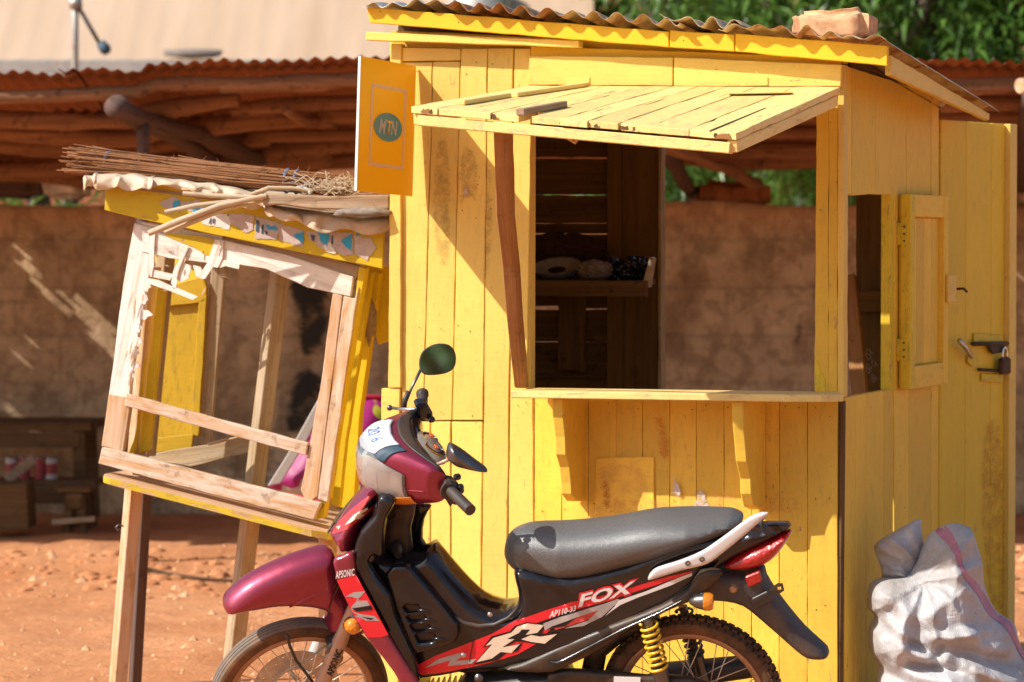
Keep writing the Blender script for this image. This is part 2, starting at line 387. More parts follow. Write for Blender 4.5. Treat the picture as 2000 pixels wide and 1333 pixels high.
def ground():
    n = NT('laterite_ground'); c = n.coord(rand=False); k = n.noise(c, .9, 8, .62, .3); k2 = n.noise(c, 11, 8, .7, .3); k3 = n.noise(c, 90, 5, .7); fl = n.noise(n.coord((1, .35, 1), rand=False), 26, 5, .7)
    col = n.ramp(k, [(.3, (.52, .21, .085)), (.5, (.62, .275, .125)), (.7, (.69, .33, .16))])
    col = n.mix(n.math('MULTIPLY', n.ramp(k2, [(.36, 1), (.50, 0)]), .5), col, (.46, .17, .065))
    col = n.mix(n.math('MULTIPLY', n.ramp(fl, [(.62, 0), (.70, 1)]), .5), col, (.80, .54, .36))
    n.set(Base_Color=col, Roughness=.95, Normal=n.bump(k3, .5, .004, n.bump(k2, .9, .03))); n.b.inputs['Specular IOR Level'].default_value = .1; return n.m
M['ground'] = ground()
M['clay'] = simple('clay_block', (.66, .38, .21), .95, 0, .35, 1.0, 22, .1)
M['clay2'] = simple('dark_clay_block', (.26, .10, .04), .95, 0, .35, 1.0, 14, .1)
M['grayst'] = simple('grey_stone', (.24, .20, .17), .9, 0, .3, 1.0, 30, .2)
M['pebble'] = simple('pale_pebble', (.66, .36, .19), .9, 0, .3, .4, 30, .2)
M['paper'] = simple('white_paper', (.80, .80, .80), .7, 0, .03, .05, 8)
M['inkb'] = simple('blue_ink', (.12, .22, .45), .7); M['inkr'] = simple('faded_red_ink', (.75, .45, .42), .7); M['inkd'] = simple('brown_ink', (.45, .22, .24), .7)
M['torn'] = simple('torn_poster', (.52, .42, .38), .85, 0, .12, .5, 40); M['tornw'] = simple('torn_poster_white', (.74, .68, .62), .85, 0, .08, .5, 40)
M['blue'] = simple('poster_blue', (.03, .36, .60), .6); M['navy'] = simple('poster_dark', (.04, .08, .12), .6)
n = NT('sign_orange_acrylic'); n.set(Base_Color=(.98, .60, .006), Roughness=.35)
tr = n.node('ShaderNodeBsdfTranslucent', {'Color': (1, .66, .006)}); mx = n.node('ShaderNodeMixShader', {0: .22, 1: n.b.outputs[0], 2: tr.outputs[0]}); n.t.links.new(mx.outputs[0], n.out.inputs[0]); M['burst'] = n.m
M
# bike
M['maroon'] = simple('maroon_pearl_paint', (.31, .028, .075), .36, .6, .05, .02, 60, .5, .6, dust=(.40, .16, .10), dk=.12)
M['shieldm'] = simple('maroon_plain_paint', (.26, .02, .05), .3, .2, .05, .02, 60, .5, .5, dust=(.40, .16, .10), dk=.15)
M['black'] = simple('black_gloss_plastic', (.006, .007, .011), .16, 0, .2, .02, 50, .5, .3, dust=(.24, .13, .07), dk=.07)
M['blackm'] = simple('black_dull_plastic', (.03, .03, .032), .42, 0, .2, .15, 150, .5, dust=(.26, .14, .07), dk=.25)
M['guard'] = simple('dull_rubber_plastic', (.045, .045, .047), .5, 0, .2, .1, 90, .5, dust=(.30, .15, .07), dk=.3)
M['dirtyb'] = simple('dusty_black_plastic', (.018, .016, .014), .4, 0, .2, .1, 90, .5, dust=(.26, .13, .06), dk=.35)
M['vinyl'] = simple('grey_seat_vinyl', (.10, .10, .10), .40, 0, .3, 1.0, 240, .75)
M['silver'] = simple('silver_paint', (.66, .66, .67), .4, .25, .04, .03, 60)
M['redst'] = simple('red_sticker', (.78, .02, .035), .3, 0, .03, .01, coat=.3); M['redl'] = simple('red_fade_sticker', (.55, .05, .05), .3)
M['greyst'] = simple('grey_sticker', (.42, .38, .36), .3, 0, .15, .01, 20); M['cream'] = simple('cream_sticker', (.80, .66, .50), .3, 0, .1, .01, 8)
M['whst'] = simple('white_sticker', (.80, .79, .77), .35, 0, .02, 0); M['blkst'] = simple('black_sticker', (.01, .01, .013), .25)
M['tread'] = simple('grey_tyre_tread', (.16, .14, .125), .75, 0, .2, .3, 60, .3, dust=(.40, .24, .14), dk=.5)
M['rubber'] = simple('dusty_tyre_rubber', (.05, .035, .025), .75, 0, .3, .3, 60, .3, dust=(.33, .15, .06), dk=.75)
M['rim'] = simple('dusty_rim', (.42, .26, .16), .45, .4, .2, .1, 40, dust=(.42, .20, .09), dk=.6)
M['spoke'] = simple('spoke_steel', (.72, .60, .46), .35, .45, .2, .1, 40)
M['disc'] = simple('brake_disc_steel', (.62, .56, .50), .32, .6, .25, .2, 40, dust=(.40, .24, .14), dk=.3)
M['fork'] = simple('dusty_fork_paint', (.50, .34, .26), .4, .35, .1, .05, 30, dust=(.50, .26, .14), dk=.4)
M['chrome'] = simple('chrome', (.8, .8, .8), .08, 1, .02, 0)
M['spring'] = simple('yellow_spring_paint', (.90, .55, .03), .35, .1, .05, .05, coat=.4)
def lens(name, col, tw=.35, ro=.12, ribs=0):
    n = NT(name); n.set(Base_Color=col, Roughness=ro); n.b.inputs['Transmission Weight'].default_value = tw; n.b.inputs['Coat Weight'].default_value = .8; n.b.inputs['Coat Roughness'].default_value = .04
    c = n.coord((1, 1, 1), rand=False)
    if ribs: n.set(Normal=n.bump(n.vor(c, ribs), .5, .004))
    return n.m
M['redlens'] = lens('red_lens', (.50, .008, .010), .15, .35, 90); M['ambl'] = lens('amber_lens', (.85, .28, .015), .2, .2, 90); M['clearl'] = lens('clear_headlight_lens', (.95, .95, .95), .93, .04)
n = NT('headlight_reflector'); c = n.coord(rand=False); k = n.vor(n.coord((1, 1.6, 1), rand=False), 17, 'SMOOTH_F1'); n.set(Base_Color=n.ramp(k, [(.2, (.96, .96, .96)), (.55, (.60, .60, .60))]), Roughness=.16, Metallic=.05, Normal=n.bump(k, .9, .02)); M['refl'] = n.m
M['gauge'] = lens('gauge_glass', (.30, .27, .22), .25, .05); M['orangeind'] = simple('orange_needle', (.9, .16, .03), .4)
n = NT('mirror_glass'); n.set(Base_Color=(.40, .50, .36), Roughness=.03, Metallic=1.0); M['mirror'] = n.m  # green tint put into the glass for the foliage it reflects
# sack weave
n = NT('woven_sack'); c = n.coord(rand=False); wv = n.node('ShaderNodeTexWave', {'Vector': c, 'Scale': 60, 'Distortion': 3, 'Detail': 2}).outputs[1]
k = n.noise(c, 3.4, 7, .68, .8); dirt = n.ramp(k, [(.36, 0), (.62, 1)])
col = n.mix(n.math('MULTIPLY', dirt, .8), (.56, .57, .60), (.36, .32, .29)); col = n.mix(n.math('MULTIPLY', n.ramp(n.noise(c, 5, 7, .75, 1), [(.55, 0), (.70, 1)]), .65), col, (.20, .19, .19))
col = n.mix(n.math('MULTIPLY', n.ramp(n.noise(c, 2.3, 6, .7), [(.50, 0), (.66, 1)]), .5), col, (.42, .26, .17))
n.set(Base_Color=col, Roughness=.42, Normal=n.bump(wv, .35, .0015, n.bump(n.noise(n.coord((1, 1, 1), rand=False), 16, 6, .65, 1.2), .6, .012))); M['sack'] = n.m
M['sackd'] = simple('grimy_sack_cloth', (.46, .42, .38), .7, 0, .45, 1.0, 26)
M['sackp'] = simple('pink_sack_stripe', (.52, .22, .29), .6, 0, .25, .3, 30)
# pink printed plastic
n = NT('pink_print'); c = n.coord(rand=False); k = n.noise(c, 4.5, 2, .4, .6)
col = n.mix(n.ramp(k, [(.54, 0), (.56, 1)]), (.30, .008, .13), (.42, .40, .40)); col = n.mix(n.ramp(n.noise(c, 6.3, 1, .4), [(.62, 0), (.64, 1)]), col, (.50, .50, .03)); n.set(Base_Color=col, Roughness=.5); M['pink'] = n.m  # print colours lowered to stand for the shade the sheet lies in
M['pinkrim'] = simple('red_piping', (.5, .02, .06), .5); M['greyband'] = simple('grey_band', (.40, .36, .33), .7)
M['bag'] = simple('black_plastic_bag', (.012, .012, .014), .22, 0, .2, .6, 40); M['plate'] = simple('enamel_plate', (.34, .34, .34), .3, 0, .1, .05); M['cloth'] = simple('dark_cloth', (.05, .02, .018), .9, 0, .4, .3, 20)
M['jeans'] = simple('faded_denim', (.10, .13, .18), .9, 0, .4, .5, 80)
# leaves
def leafm(name, a, b):
    n = NT(name); g = n.node('ShaderNodeNewGeometry'); k = n.noise(n.coord(rand=False), 1.2, 3, .6); col = n.mix(g.outputs['Random Per Island'], a, b)
    n.set(Base_Color=col, Roughness=.38); n.b.inputs['Specular IOR Level'].default_value = .6
    tr = n.node('ShaderNodeBsdfTranslucent', {'Color': tuple(min(1, q * 1.6) for q in b)}); mx = n.node('ShaderNodeMixShader', {0: .3, 1: n.b.outputs[0], 2: tr.outputs[0]}); n.t.links.new(mx.outputs[0], n.out.inputs[0]); return n.m
M['leaf'] = leafm('mango_leaf', (.03, .085, .014), (.14, .27, .045)); M['leafdry'] = leafm('dry_flower_leaf', (.22, .15, .05), (.42, .33, .15)); M['bark'] = raw_wood('bark', (.08, .06, .04), (.17, .13, .09), .5)
def stainm(name, col, sc=22, lo=.42, hi=.58, dens=1.0):
    n = NT(name); c = n.coord(rand=False); at = n.node('ShaderNodeAttribute', attribute_name='fall').outputs['Fac']
    k = n.math('ADD', n.noise(c, sc, 7, .75, .4), n.math('MULTIPLY', n.math('SUBTRACT', at, .8), .30)); f = n.math('MULTIPLY', n.ramp(k, [(lo, 0), (hi, 1)]), dens)
    n.set(Base_Color=col, Roughness=.75); tr = n.node('ShaderNodeBsdfTransparent'); mx = n.node('ShaderNodeMixShader', {0: f, 1: tr.outputs[0], 2: n.b.outputs[0]}); n.t.links.new(mx.outputs[0], n.out.inputs[0]); return n.m
M['st_red'] = stainm('red_smear', (.62, .25, .035), 55, .42, .64, .75); M['st_wht'] = stainm('whitish_scuff', (.62, .55, .50), 26, .44, .54); M['st_ora'] = stainm('orange_rub', (.80, .46, .14), 20, .46, .72, .4)
M['st_blk'] = stainm('black_grime', (.42, .30, .08), 30, .44, .72, .5); M['st_soot'] = stainm('soot_stain', (.018, .016, .012), 5, .36, .52, .95); M['st_rust'] = stainm('rust_wear', (.62, .30, .03), 28, .46, .72, .65)
def stain(name, fr, pts, v, mat, parent, ax=1, sp=.012, rr=.022):
    "a paint mark lying a hair proud of a board"
    a, b = (0, 2) if ax == 1 else (1, 2); poly = [(q[a], q[b]) for q in (fr.at(x, y, v, ax) for x, y in pts)]
    V, F, lo = fill(spline(poly, 4), sp); d = np.clip(edist(V[:, 0], V[:, 1], lo[0]) / rr, 0, 1); vv = []
    for p in V:
        q = Vector((0, 0, 0)); q[a] = p[0]; q[b] = p[1]; q[ax] = v; vv.append(q)
    o = mk(name, (vv, F), mat, parent, fr.W); at = o.data.attributes.new('fall', 'FLOAT', 'POINT')
    if len(o.data.vertices) == len(d): at.data.foreach_set('value', d.astype(np.float32))
    return o
M['tie'] = simple('blue_grey_cord', (.10, .16, .28), .7)
# ================================================================== SETTING
def gz(x, y):
    "height of the trodden earth"
    n_ = mnoise.noise(Vector((x * .7, y * .7, 0))) * .025 + mnoise.noise(Vector((x * 2.7, y * 2.2, 3))) * .012
    t = max(0, min(1, (y - 15.6) / 1.6)); b = t * (.05 + .05 * max(0, mnoise.noise(Vector((x * 1.4, y * 1.7, 8))))) * (1 if y < 19.7 else .3)
    return n_ * (0.5 if y < 13 else 1) + b + (max(0, mnoise.noise(Vector((x * 5, y * 4.4, 5)))) * .03 if y > 12.5 else 0)
xs = np.concatenate([np.linspace(-160, -9, 14), np.arange(-8.5, 8.6, .07), np.linspace(9, 160, 14)])
ys = np.concatenate([np.linspace(-120, 4, 14), np.arange(5, 20.3, .085), np.linspace(21, 300, 20)])
gv = [(x, y, gz(x, y)) for y in ys for x in xs]; nx = len(xs)
gf = [(j * nx + i, j * nx + i + 1, (j + 1) * nx + i + 1, (j + 1) * nx + i) for j in range(len(ys) - 1) for i in range(nx - 1)]
tagp(mk('ground', (gv, gf), M['ground'], smooth=True), kind='structure')
# pebbles and crumbs of earth
mb = MB(); rr = random.Random(3)
for i in range(800):
    y = rr.uniform(12.2, 17.4); x = rr.uniform(-.19, .19) * y; s = rr.choice([.006, .009, .012, .02]) * rr.uniform(.7, 1.4) * (1.5 if y > 15.5 else 1)
    z = gz(x, y); n_ = len(mb.v); a0 = rr.uniform(0, 6)
    mb.v += [Vector((x + math.cos(a0 + k * 1.26) * s * rr.uniform(.7, 1.3), y + math.sin(a0 + k * 1.26) * s * rr.uniform(.7, 1.3), z - .003)) for k in range(5)]
    mb.v.append(Vector((x, y, z + s * rr.uniform(.4, .9)))); mb.f += [(n_ + k, n_ + (k + 1) % 5, n_ + 5) for k in range(5)]
tagp(mk('gravel', mb.vf, M['pebble']), 'small pale pebbles and crumbs scattered over the red earth', kind='stuff')
import bmesh
bm = bmesh.new(); bmesh.ops.create_icosphere(bm, subdivisions=2, radius=1); ICO = [(v_.co.copy(), 0) for v_ in bm.verts]; ICF = [tuple(v_.index for v_ in f_.verts) for f_ in bm.faces]; bm.free()
mb = MB()
for i in range(520):
    y = rr.uniform(15.4, 17.2); x = rr.uniform(-.19, .19) * y; s = rr.uniform(.012, .045) ** 1.0 * (1 if rr.random() < .5 else .5); n_ = len(mb.v); q0 = rr.uniform(0, 99)
    for p, _ in ICO: w_ = 1 + .5 * mnoise.noise(p * 1.6 + Vector((q0, 0, 0))); mb.v.append(Vector((x + p.x * s * w_ * 1.3, y + p.y * s * w_, gz(x, y) + p.z * s * w_ * .6)))
    mb.f += [tuple(n_ + k for k in t) for t in ICF]
tagp(mk('earth_clods', mb.vf, M['ground'], smooth=True), 'loose clods of red earth along the shelter', kind='stuff')
# ---- mud wall
def wallmesh(x0, x1, y, t, ztop, seed=0):
    nx_, nz = int((x1 - x0) / .06), 34; v = []; f = []
    for j in range(nz + 1):
        for i in range(nx_ + 1):
            x = x0 + (x1 - x0) * i / nx_; z = (ztop + .035 * mnoise.noise(Vector((x * 1.3, 0, 4)))) * j / nz
            zc = z / .29; row = math.floor(zc); fr_ = zc - row; hx = (x + (row % 2) * .27) / .54; fx = hx - math.floor(hx)
            jt = min(min(fr_, 1 - fr_) * .29, min(fx, 1 - fx) * .54); g = max(0, 1 - jt / .035) * .028
            d = mnoise.fractal(Vector((x * 2.1, z * 2.6, seed)), 1, 2, 5) * .03 + mnoise.noise(Vector((math.floor(hx) * 3.3, row * 5.1, 2))) * .012
            v.append((x, y - d + g, z))
    for j in range(nz):
        for i in range(nx_): a = j * (nx_ + 1) + i; f.append((a, a + 1, a + nx_ + 2, a + nx_ + 1))
    n0 = len(v); top = [nz * (nx_ + 1) + i for i in range(nx_ + 1)]
    for i in range(nx_ + 1): v.append((v[top[i]][0], y + t, v[top[i]][2]))
    for i in range(nx_ + 1): v.append((v[top[i]][0], y + t, 0))
    for i in range(nx_): f.append((top[i], top[i + 1], n0 + i + 1, n0 + i)); f.append((n0 + i, n0 + i + 1, n0 + nx_ + 2 + i, n0 + nx_ + 1 + i))
    return v, f
WY = 19.6
wall = mk('mud_wall', wallmesh(-7.5, 7.5, WY, .24, 1.93), M['mud'], smooth=True); tagp(wall, 'long reddish brown mud plaster wall under the rusty shelter', 'wall')
for pts in ([(560, 545), (640, 530), (650, 640), (628, 700), (575, 690), (570, 620)], [(580, 720), (640, 735), (650, 830), (560, 860), (545, 815)], [(1560, 600), (1575, 640), (1545, 700)]):
    stain('soot_stain', WORLD, pts, WY - .075, M['st_soot'], wall, rr=.08)
def block(px0, py0, px1, py1, Y, dep, mat, name, label, cat, group=None, yaw=0, seed=1):
    a = P(px0, py0, Y); b = P(px1, py1, Y); sx, sz = abs(b.x - a.x), abs(b.z - a.z)
    me = bpy.data.meshes.new(name); import bmesh
    bm = bmesh.new(); bmesh.ops.create_cube(bm, size=1); bmesh.ops.bevel(bm, geom=bm.edges[:], offset=.17, segments=3, affect='EDGES'); bmesh.ops.subdivide_edges(bm, edges=bm.edges[:], cuts=5, use_grid_fill=True)
    for v in bm.verts:
        c = v.co.copy(); v.co = Vector((c.x * sx, c.y * dep, c.z * sz)); q = mnoise.noise_vector(v.co * 8 + Vector((seed, 0, 0))) * .020 + mnoise.noise_vector(v.co * 30 + Vector((seed, 0, 0))) * .007 + mnoise.noise_vector(v.co * 75 + Vector((seed, 0, 0))) * .003; v.co += q
    bm.to_mesh(me); bm.free(); me.materials.append(mat); me.polygons.foreach_set('use_smooth', [True] * len(me.polygons))
    o = bpy.data.objects.new(name, me); COL.objects.link(o); o.location = ((a.x + b.x) / 2, Y + dep / 2, (a.z + b.z) / 2); o.rotation_euler.z = yaw; WM[o.name] = Matrix.Translation(o.location)
    return tagp(o, label, cat, group)
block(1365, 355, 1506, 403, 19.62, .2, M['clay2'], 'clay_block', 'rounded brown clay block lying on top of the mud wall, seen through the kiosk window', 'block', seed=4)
block(80, 342, 168, 388, 19.55, .2, M['tin'], 'concrete_block', 'pale grey block on the mud wall at the far left above the dark table', 'block', seed=9)
block(-60, 340, 78, 386, 19.62, .2, M['post'], 'timber_block', 'dark block on the mud wall beside the pale grey block', 'block', seed=19)
block(1975, 350, 2075, 404, 19.62, .2, M['mud'], 'earth_block', 'dark earth block on the mud wall right of the open yellow door', 'block', seed=12)
# ---- rusty shelter
sh = thing('shelter', 'open lean-to of round logs under rusty corrugated iron sheets, in front of the mud wall', 'shelter', Matrix.Translation((-2, 16.6, 0)))
SW = Frame(WM['shelter']); E0, E1 = 16.45, 20.1
def rz(x, y):  # underside of the sheets
    px = 1000 + x / y * FPX; e = np.interp(px, [-700, 0, 270, 290, 700, 1850, 2100, 2600], [160, 156, 160, 146, 126, 130, 136, 150]); ze = 1.72 + (474 - e) * E0 / FPX
    return ze - (y - E0) * .125
patches = [[(25, 473), (34, 480), (62, 520), (96, 588), (84, 575), (45, 530)], [(108, 590), (120, 598), (128, 625), (115, 615)], [(143, 602), (172, 594), (215, 640), (262, 720), (225, 712), (180, 655)],
           [(26, 785), (32, 780), (42, 812), (48, 826), (15, 830), (24, 815)], [(124, 570), (134, 572), (134, 580), (126, 580)], [(430, 930), (470, 900), (480, 925), (440, 940)],
           [(60, 670), (68, 668), (70, 680), (62, 682)], [(40, 700), (48, 700), (46, 708), (40, 706)], [(1978, 520), (1990, 530), (1995, 560), (1982, 545)]]
pw = [[(P(a, b, WY - .02).x, P(a, b, WY - .02).z) for a, b in q] for q in patches]
def lit(x, y, z):
    t = (WY - .02 - y) / SUN.y; X = x + SUN.x * t; Z = z + SUN.z * t
    if t < 0 or Z < -.2: return False
    return any(inside(np.array([X]), np.array([Z]), q)[0] for q in pw)
cuts = [-7.6, -6.1, -5.35, -4.2, -3.35, -2.25, -1.27, -.45, .42, 1.2, 2.0, 2.75, 3.5, 4.6, 5.6, 6.6, 7.6]
for si in range(len(cuts) - 1):
    xa, xb = cuts[si] - .06, cuts[si + 1] + .03; nxs = int((xb - xa) / .019); nys = 66; lift = .014 * (si % 2); y00 = E0 + random.uniform(-.03, .05); v = []; f = []; sl = random.uniform(-.012, .012)
    for j in range(nys + 1):
        y = y00 + (E1 - y00) * j / nys
        for i in range(nxs + 1):
            x = xa + (xb - xa) * i / nxs; z = rz(x, y) + (.011 + .005 * mnoise.noise(Vector((x * 1.7, 3, si)))) * math.cos(2 * math.pi * x / .077) + lift + .02 + sl * (x - xa)
            if j < 3: z += .012 * mnoise.noise(Vector((x * 5, j, si))) + random.uniform(-.002, .002)
            v.append((x, y, z))
    for j in range(nys):
        for i in range(nxs):
            a = j * (nxs + 1) + i; c = Vector(v[a])
            if c.x < -2.2 and lit(*c) or (c.x > 1.5 and lit(*c)): continue
            f.append((a, a + 1, a + nxs + 2, a + nxs + 1))
    mk('roof_sheet', (v, f), M['rusty'], sh, Matrix.Identity(4), smooth=True)
def log(x0, y0, x1, y1, dz, r, mat='log', name='purlin', z0=None, z1=None):
    k = 26; pts = []; rr_ = []
    for i in range(k + 1):
        t = i / k; x = x0 + (x1 - x0) * t; y = y0 + (y1 - y0) * t; z = rz(x, y) - dz if z0 is None else z0 + (z1 - z0) * t
        pts.append(Vector((x, y + .02 * mnoise.noise(Vector((x * .9, y0, 7))), z + .05 * mnoise.noise(Vector((x * 1.1, y, y0 * 3))) - .015))); rr_.append(r * (1 + .35 * mnoise.noise(Vector((x * 2.5, y0 * 5, y))) + .18 * mnoise.noise(Vector((x * 9, y0 * 5, y)))))
    d = pts[-1] - pts[0]
    return mk(name, tube(pts, rr_, 12), M[mat], sh, Matrix.Identity(4), gmat(pts[0], d, (0, 0, 1) if abs(d.z) < d.length * .7 else (0, 1, 0)), smooth=True)
for y, r in ((16.62, .05), (17.15, .042), (17.75, .055), (18.35, .045), (18.95, .05), (19.45, .055)):
    for a, b in ([(-7.5, -3.1)] if y < 18.5 else []) + [(-3.3, -1.2 + .3 * math.sin(y * 5)), (-1.5, 2.2), (1.9, 7.5)]: log(a, y + random.uniform(-.14, .14), b, y + random.uniform(-.14, .14), .062 + random.uniform(-.01, .03), r * random.uniform(.75, 1.15))
for x in (-6.0, -4.1, -1.98, .62, 2.65, 5.2): log(x - .02, 16.35, x + .5, 20.0, .165, .052, 'post', 'rafter')
a = P(222, 208, 16.3); b = P(585, 325, 19.6); log(a.x, a.y, b.x, b.y, 0, .05, 'post', 'rafter', a.z, b.z)
a = P(1296, 280, 17); b = P(1480, 352, 19.5); log(a.x, a.y, b.x, b.y, 0, .035, 'log', 'brace', a.z, b.z)
a = P(560, 215, 16.9); b = P(690, 262, 19); log(a.x, a.y, b.x, b.y, 0, .03, 'log', 'brace', a.z, b.z)
a = P(280, 232, 16.7); b = P(271, 1120, 16.7); log(a.x, a.y, b.x, b.y, 0, .036, 'post', 'post', a.z, -.05)
log(-4.6, 16.7, -4.62, 16.7, 0, .045, 'post', 'post', 2.45, -.05); log(3.4, 16.7, 3.42, 16.7, 0, .045, 'post', 'post', 2.45, -.05)
for k_ in range(9):
    x = -3.0 + k_ * .72 + random.uniform(-.1, .1); y = random.choice([17.0, 17.6, 18.2, 18.8]); z = rz(x, y) - .035
    mk('batten', box((x, y, z), (.5, .12, .02), Matrix.Rotation(random.uniform(-.5, .5), 3, 'Z')), M['log'], sh, Matrix.Identity(4))
a = P(-40, 341, 19.3); b = P(165, 346, 19.3); log(a.x, a.y, b.x, b.y, 0, .016, 'log', 'rail', a.z, b.z)
# log end sticking out at the far right
o = mk('log', tube([P(2040, 165, 16.0), P(1992, 168, 15.9)], .038, 14), M['rawo'], smooth=True, auto=40); tagp(o, 'pale sawn log end jutting from under the rusty eave at the right edge', 'log')
# ---- pale roofed house behind
YB = 30.0; e = 1.7 + (474 - 118) * YB / FPX
hs = thing('house', 'large pale dusty roofed building rising behind the rusty shelter', 'house', Matrix.Translation((-4, YB, 0)))
v = []; f = []; nx_ = 160; ny_ = 20
for j in range(ny_ + 1):
    for i in range(nx_ + 1):
        x = -12 + 12.75 * i / nx_ + .25 * j / ny_ * (1 if i > nx_ - 2 else 0); y = YB + 8 * j / ny_; v.append((x, y, e + (y - YB) * .55 + .005 * math.cos(x * 2 * math.pi / .24)))
for j in range(ny_):
    for i in range(nx_): a = j * (nx_ + 1) + i; f.append((a, a + 1, a + nx_ + 2, a + nx_ + 1))
nn = NT('pale_dusty_roofing'); c = nn.coord((1, 1, 1), rand=False); k = nn.noise(nn.coord((1.5, .25, .25), rand=False), 1.5, 5, .6); nn.set(Base_Color=nn.ramp(k, [(.3, (.47, .32, .21)), (.7, (.56, .40, .28))]), Roughness=.8); M['proof'] = nn.m
mk('roof', (v, f), M['proof'], hs, Matrix.Identity(4), smooth=True)
mk('gutter', box((-5.6, YB - .03, e - .07), (12.8, .12, .11)), M['tin'], hs, Matrix.Identity(4))
mk('wall', box((-5.6, YB + 1.2, (e - .2) / 2), (12.4, .2, e - .2)), M['clay'], hs, Matrix.Identity(4))
a = P(350, 112, YB + .1); mk('roof_dome', lathe([(.0, .0), (.5, .02), (.42, .08), (.0, .12)], (P(385, 118, YB + .5)), (0, 0, 1), 24), M['grayst'], hs, Matrix.Identity(4), smooth=True, label='shallow grey dome low on the roof edge')  # plain dome for an unclear grey ellipse, gives no light
mk('ridge_vent', lathe([(.30, -.15), (.30, .16), (.26, .2), (0, .22)], P(935, 8, 31), (0, 0, 1), 20), M['tin'], hs, Matrix.Identity(4), smooth=True)
ant = thing('lamp_pole', 'thin grey metal pole with a slanting arm and dark lamp head above the shelter roof', 'pole', Matrix.Translation(P(145, 150, 24)))
mk('pole', tube([P(146, -60, 24), P(147, 60, 24), P(143, 500, 24)], .026, 10), M['tin'], ant, Matrix.Identity(4), smooth=True)
mk('arm', tube([P(150, 8, 24), P(198, 92, 24)], .016, 8), M['gun'], ant, Matrix.Identity(4), smooth=True)
mk('clamp', tube([P(146, -4, 23.95), P(149, 16, 23.95)], .05, 8), M['tin'], ant, Matrix.Identity(4), smooth=True)
mk('lamp_head', lathe([(0, -.05), (.035, -.04), (.045, .02), (.03, .05), (0, .06)], P(203, 93, 24), (.6, -.2, -.8), 16), M['navy'], ant, Matrix.Identity(4), smooth=True)
# ---- trees
def tree(x, y, h, rad, label, seed, nclump=420, dry=0.0, low=.8, name='mango_tree', cut=None, ls=1.0):
    t = thing(name, label, 'tree', Matrix.Translation((x, y, 0)), 'leafy trees standing round the yard'); r_ = random.Random(seed); I = Matrix.Identity(4)
    tr = MB(); tr.add(tube([(x, y, -.1), (x + .1, y, h * .25), (x - .1, y + .1, h * .55)], [.26, .2, .14], 12))
    for k in range(9):
        a = r_.uniform(0, 6.28); e_ = Vector((x + math.cos(a) * rad * .75, y + math.sin(a) * rad * .75, h * r_.uniform(.5, .95))); s = Vector((x, y, h * r_.uniform(.3, .5))); tr.add(tube([s, (s + e_) / 2 + Vector((0, 0, .3)), e_], [.10, .06, .02], 7))
    mk('trunk', tr.vf, M['bark'], t, I, smooth=True)
    v = []; f = []; vd = []; fd = []
    for k in range(nclump):
        while 1:
            q = Vector((r_.uniform(-1, 1), r_.uniform(-1, 1), r_.uniform(-1, 1)))
            if .35 < q.length < 1: break
        q = q.normalized() * (q.length ** .4); wob = .75 + .4 * mnoise.noise(q * 2.2 + Vector((seed, 0, 0)))
        c = Vector((x, y, h * .62)) + Vector((q.x * rad, q.y * rad, q.z * h * .42)) * wob
        if c.z < low: c.z = low + r_.uniform(0, .4)
        if cut and cut(c): continue
        D_, F_ = (vd, fd) if r_.random() < dry else (v, f); nl = r_.randint(16, 26); bunch = Vector((r_.gauss(0, .5), r_.gauss(0, .5) - .3, r_.uniform(-.2, .8))).normalized()
        for l in range(nl):
            d = (bunch * .5 + Vector((r_.gauss(0, .7), r_.gauss(0, .7), r_.gauss(-.25, .55)))).normalized(); L = ls * (r_.uniform(.13, .24) if D_ is v else r_.uniform(.05, .12)); wd = L * (.13 if D_ is v else .3)
            s = d.cross(Vector((r_.uniform(-.4, .4), r_.uniform(-.4, .4), 1))).normalized(); b = c + Vector((r_.gauss(0, .10), r_.gauss(0, .10), r_.gauss(0, .10))); n_ = len(D_); m = b + d * L * .5; tip = b + d * L + Vector((0, 0, -L * .35)); up = s.cross(d) * wd * .4
            D_ += [b, m + s * wd + up, m - up * .3, m - s * wd + up, tip]; F_ += [(n_, n_ + 1, n_ + 2), (n_, n_ + 2, n_ + 3), (n_ + 1, n_ + 4, n_ + 2), (n_ + 2, n_ + 4, n_ + 3)]
    mk('crown', (v, f), M['leaf'], t, I)
    if vd: mk('blossom', (vd, fd), M['leafdry'], t, I)
tree(2.9, 25.5, 5.6, 2.1, 'dark green mango tree behind the shelter, between the pale roof and the clay brick', 11, 900, .10, 1.6)
tree(5.5, 24.2, 6.0, 2.3, 'mango tree with pale dry flower heads behind the roof brick at the far right', 23, 1000, .30, 1.6)
tree(2.0, 31, 5.0, 1.7, 'farther green tree showing in the gap right of the pale building roof', 5, 380, .05, 1.2)
tree(7.6, 27.5, 6.5, 3, 'tall mango tree beyond the right end of the shelter', 9, 420, .15, 1.2)
tree(-3.2, 22.6, 3.1, 1.25, 'low green bush tree glimpsed over the mud wall at the left', 31, 90, 0, 1.2, 'bush_tree', cut=lambda c: c.z > 2.5)
tree(.4, 22.4, 3.0, 1.3, 'low green bush seen through the kiosk window over the mud wall', 37, 140, 0, 1.2, 'bush_tree', cut=lambda c: c.z > 2.5)
tree(3.2, 34, 8.5, 4.2, 'broad dark tree filling the background behind the mango trees', 51, 700, 0, .6, ls=2.0)
tree(9.5, 35, 8.5, 4.2, 'broad dark tree far behind at the right edge', 53, 600, 0, .6, ls=2.0)
for q in ((-7, -16, 7, 3.4, 'broad green tree across the road from the kiosk, at the left', 41), (2.5, -19, 8, 4.0, 'tallest broad green tree directly across the road from the kiosk', 43), (10, -15, 7, 3.4, 'broad green tree across the road from the kiosk, at the right', 47)): tree(q[0], q[1], q[2], q[3], q[4], q[5], 420, 0, .8)
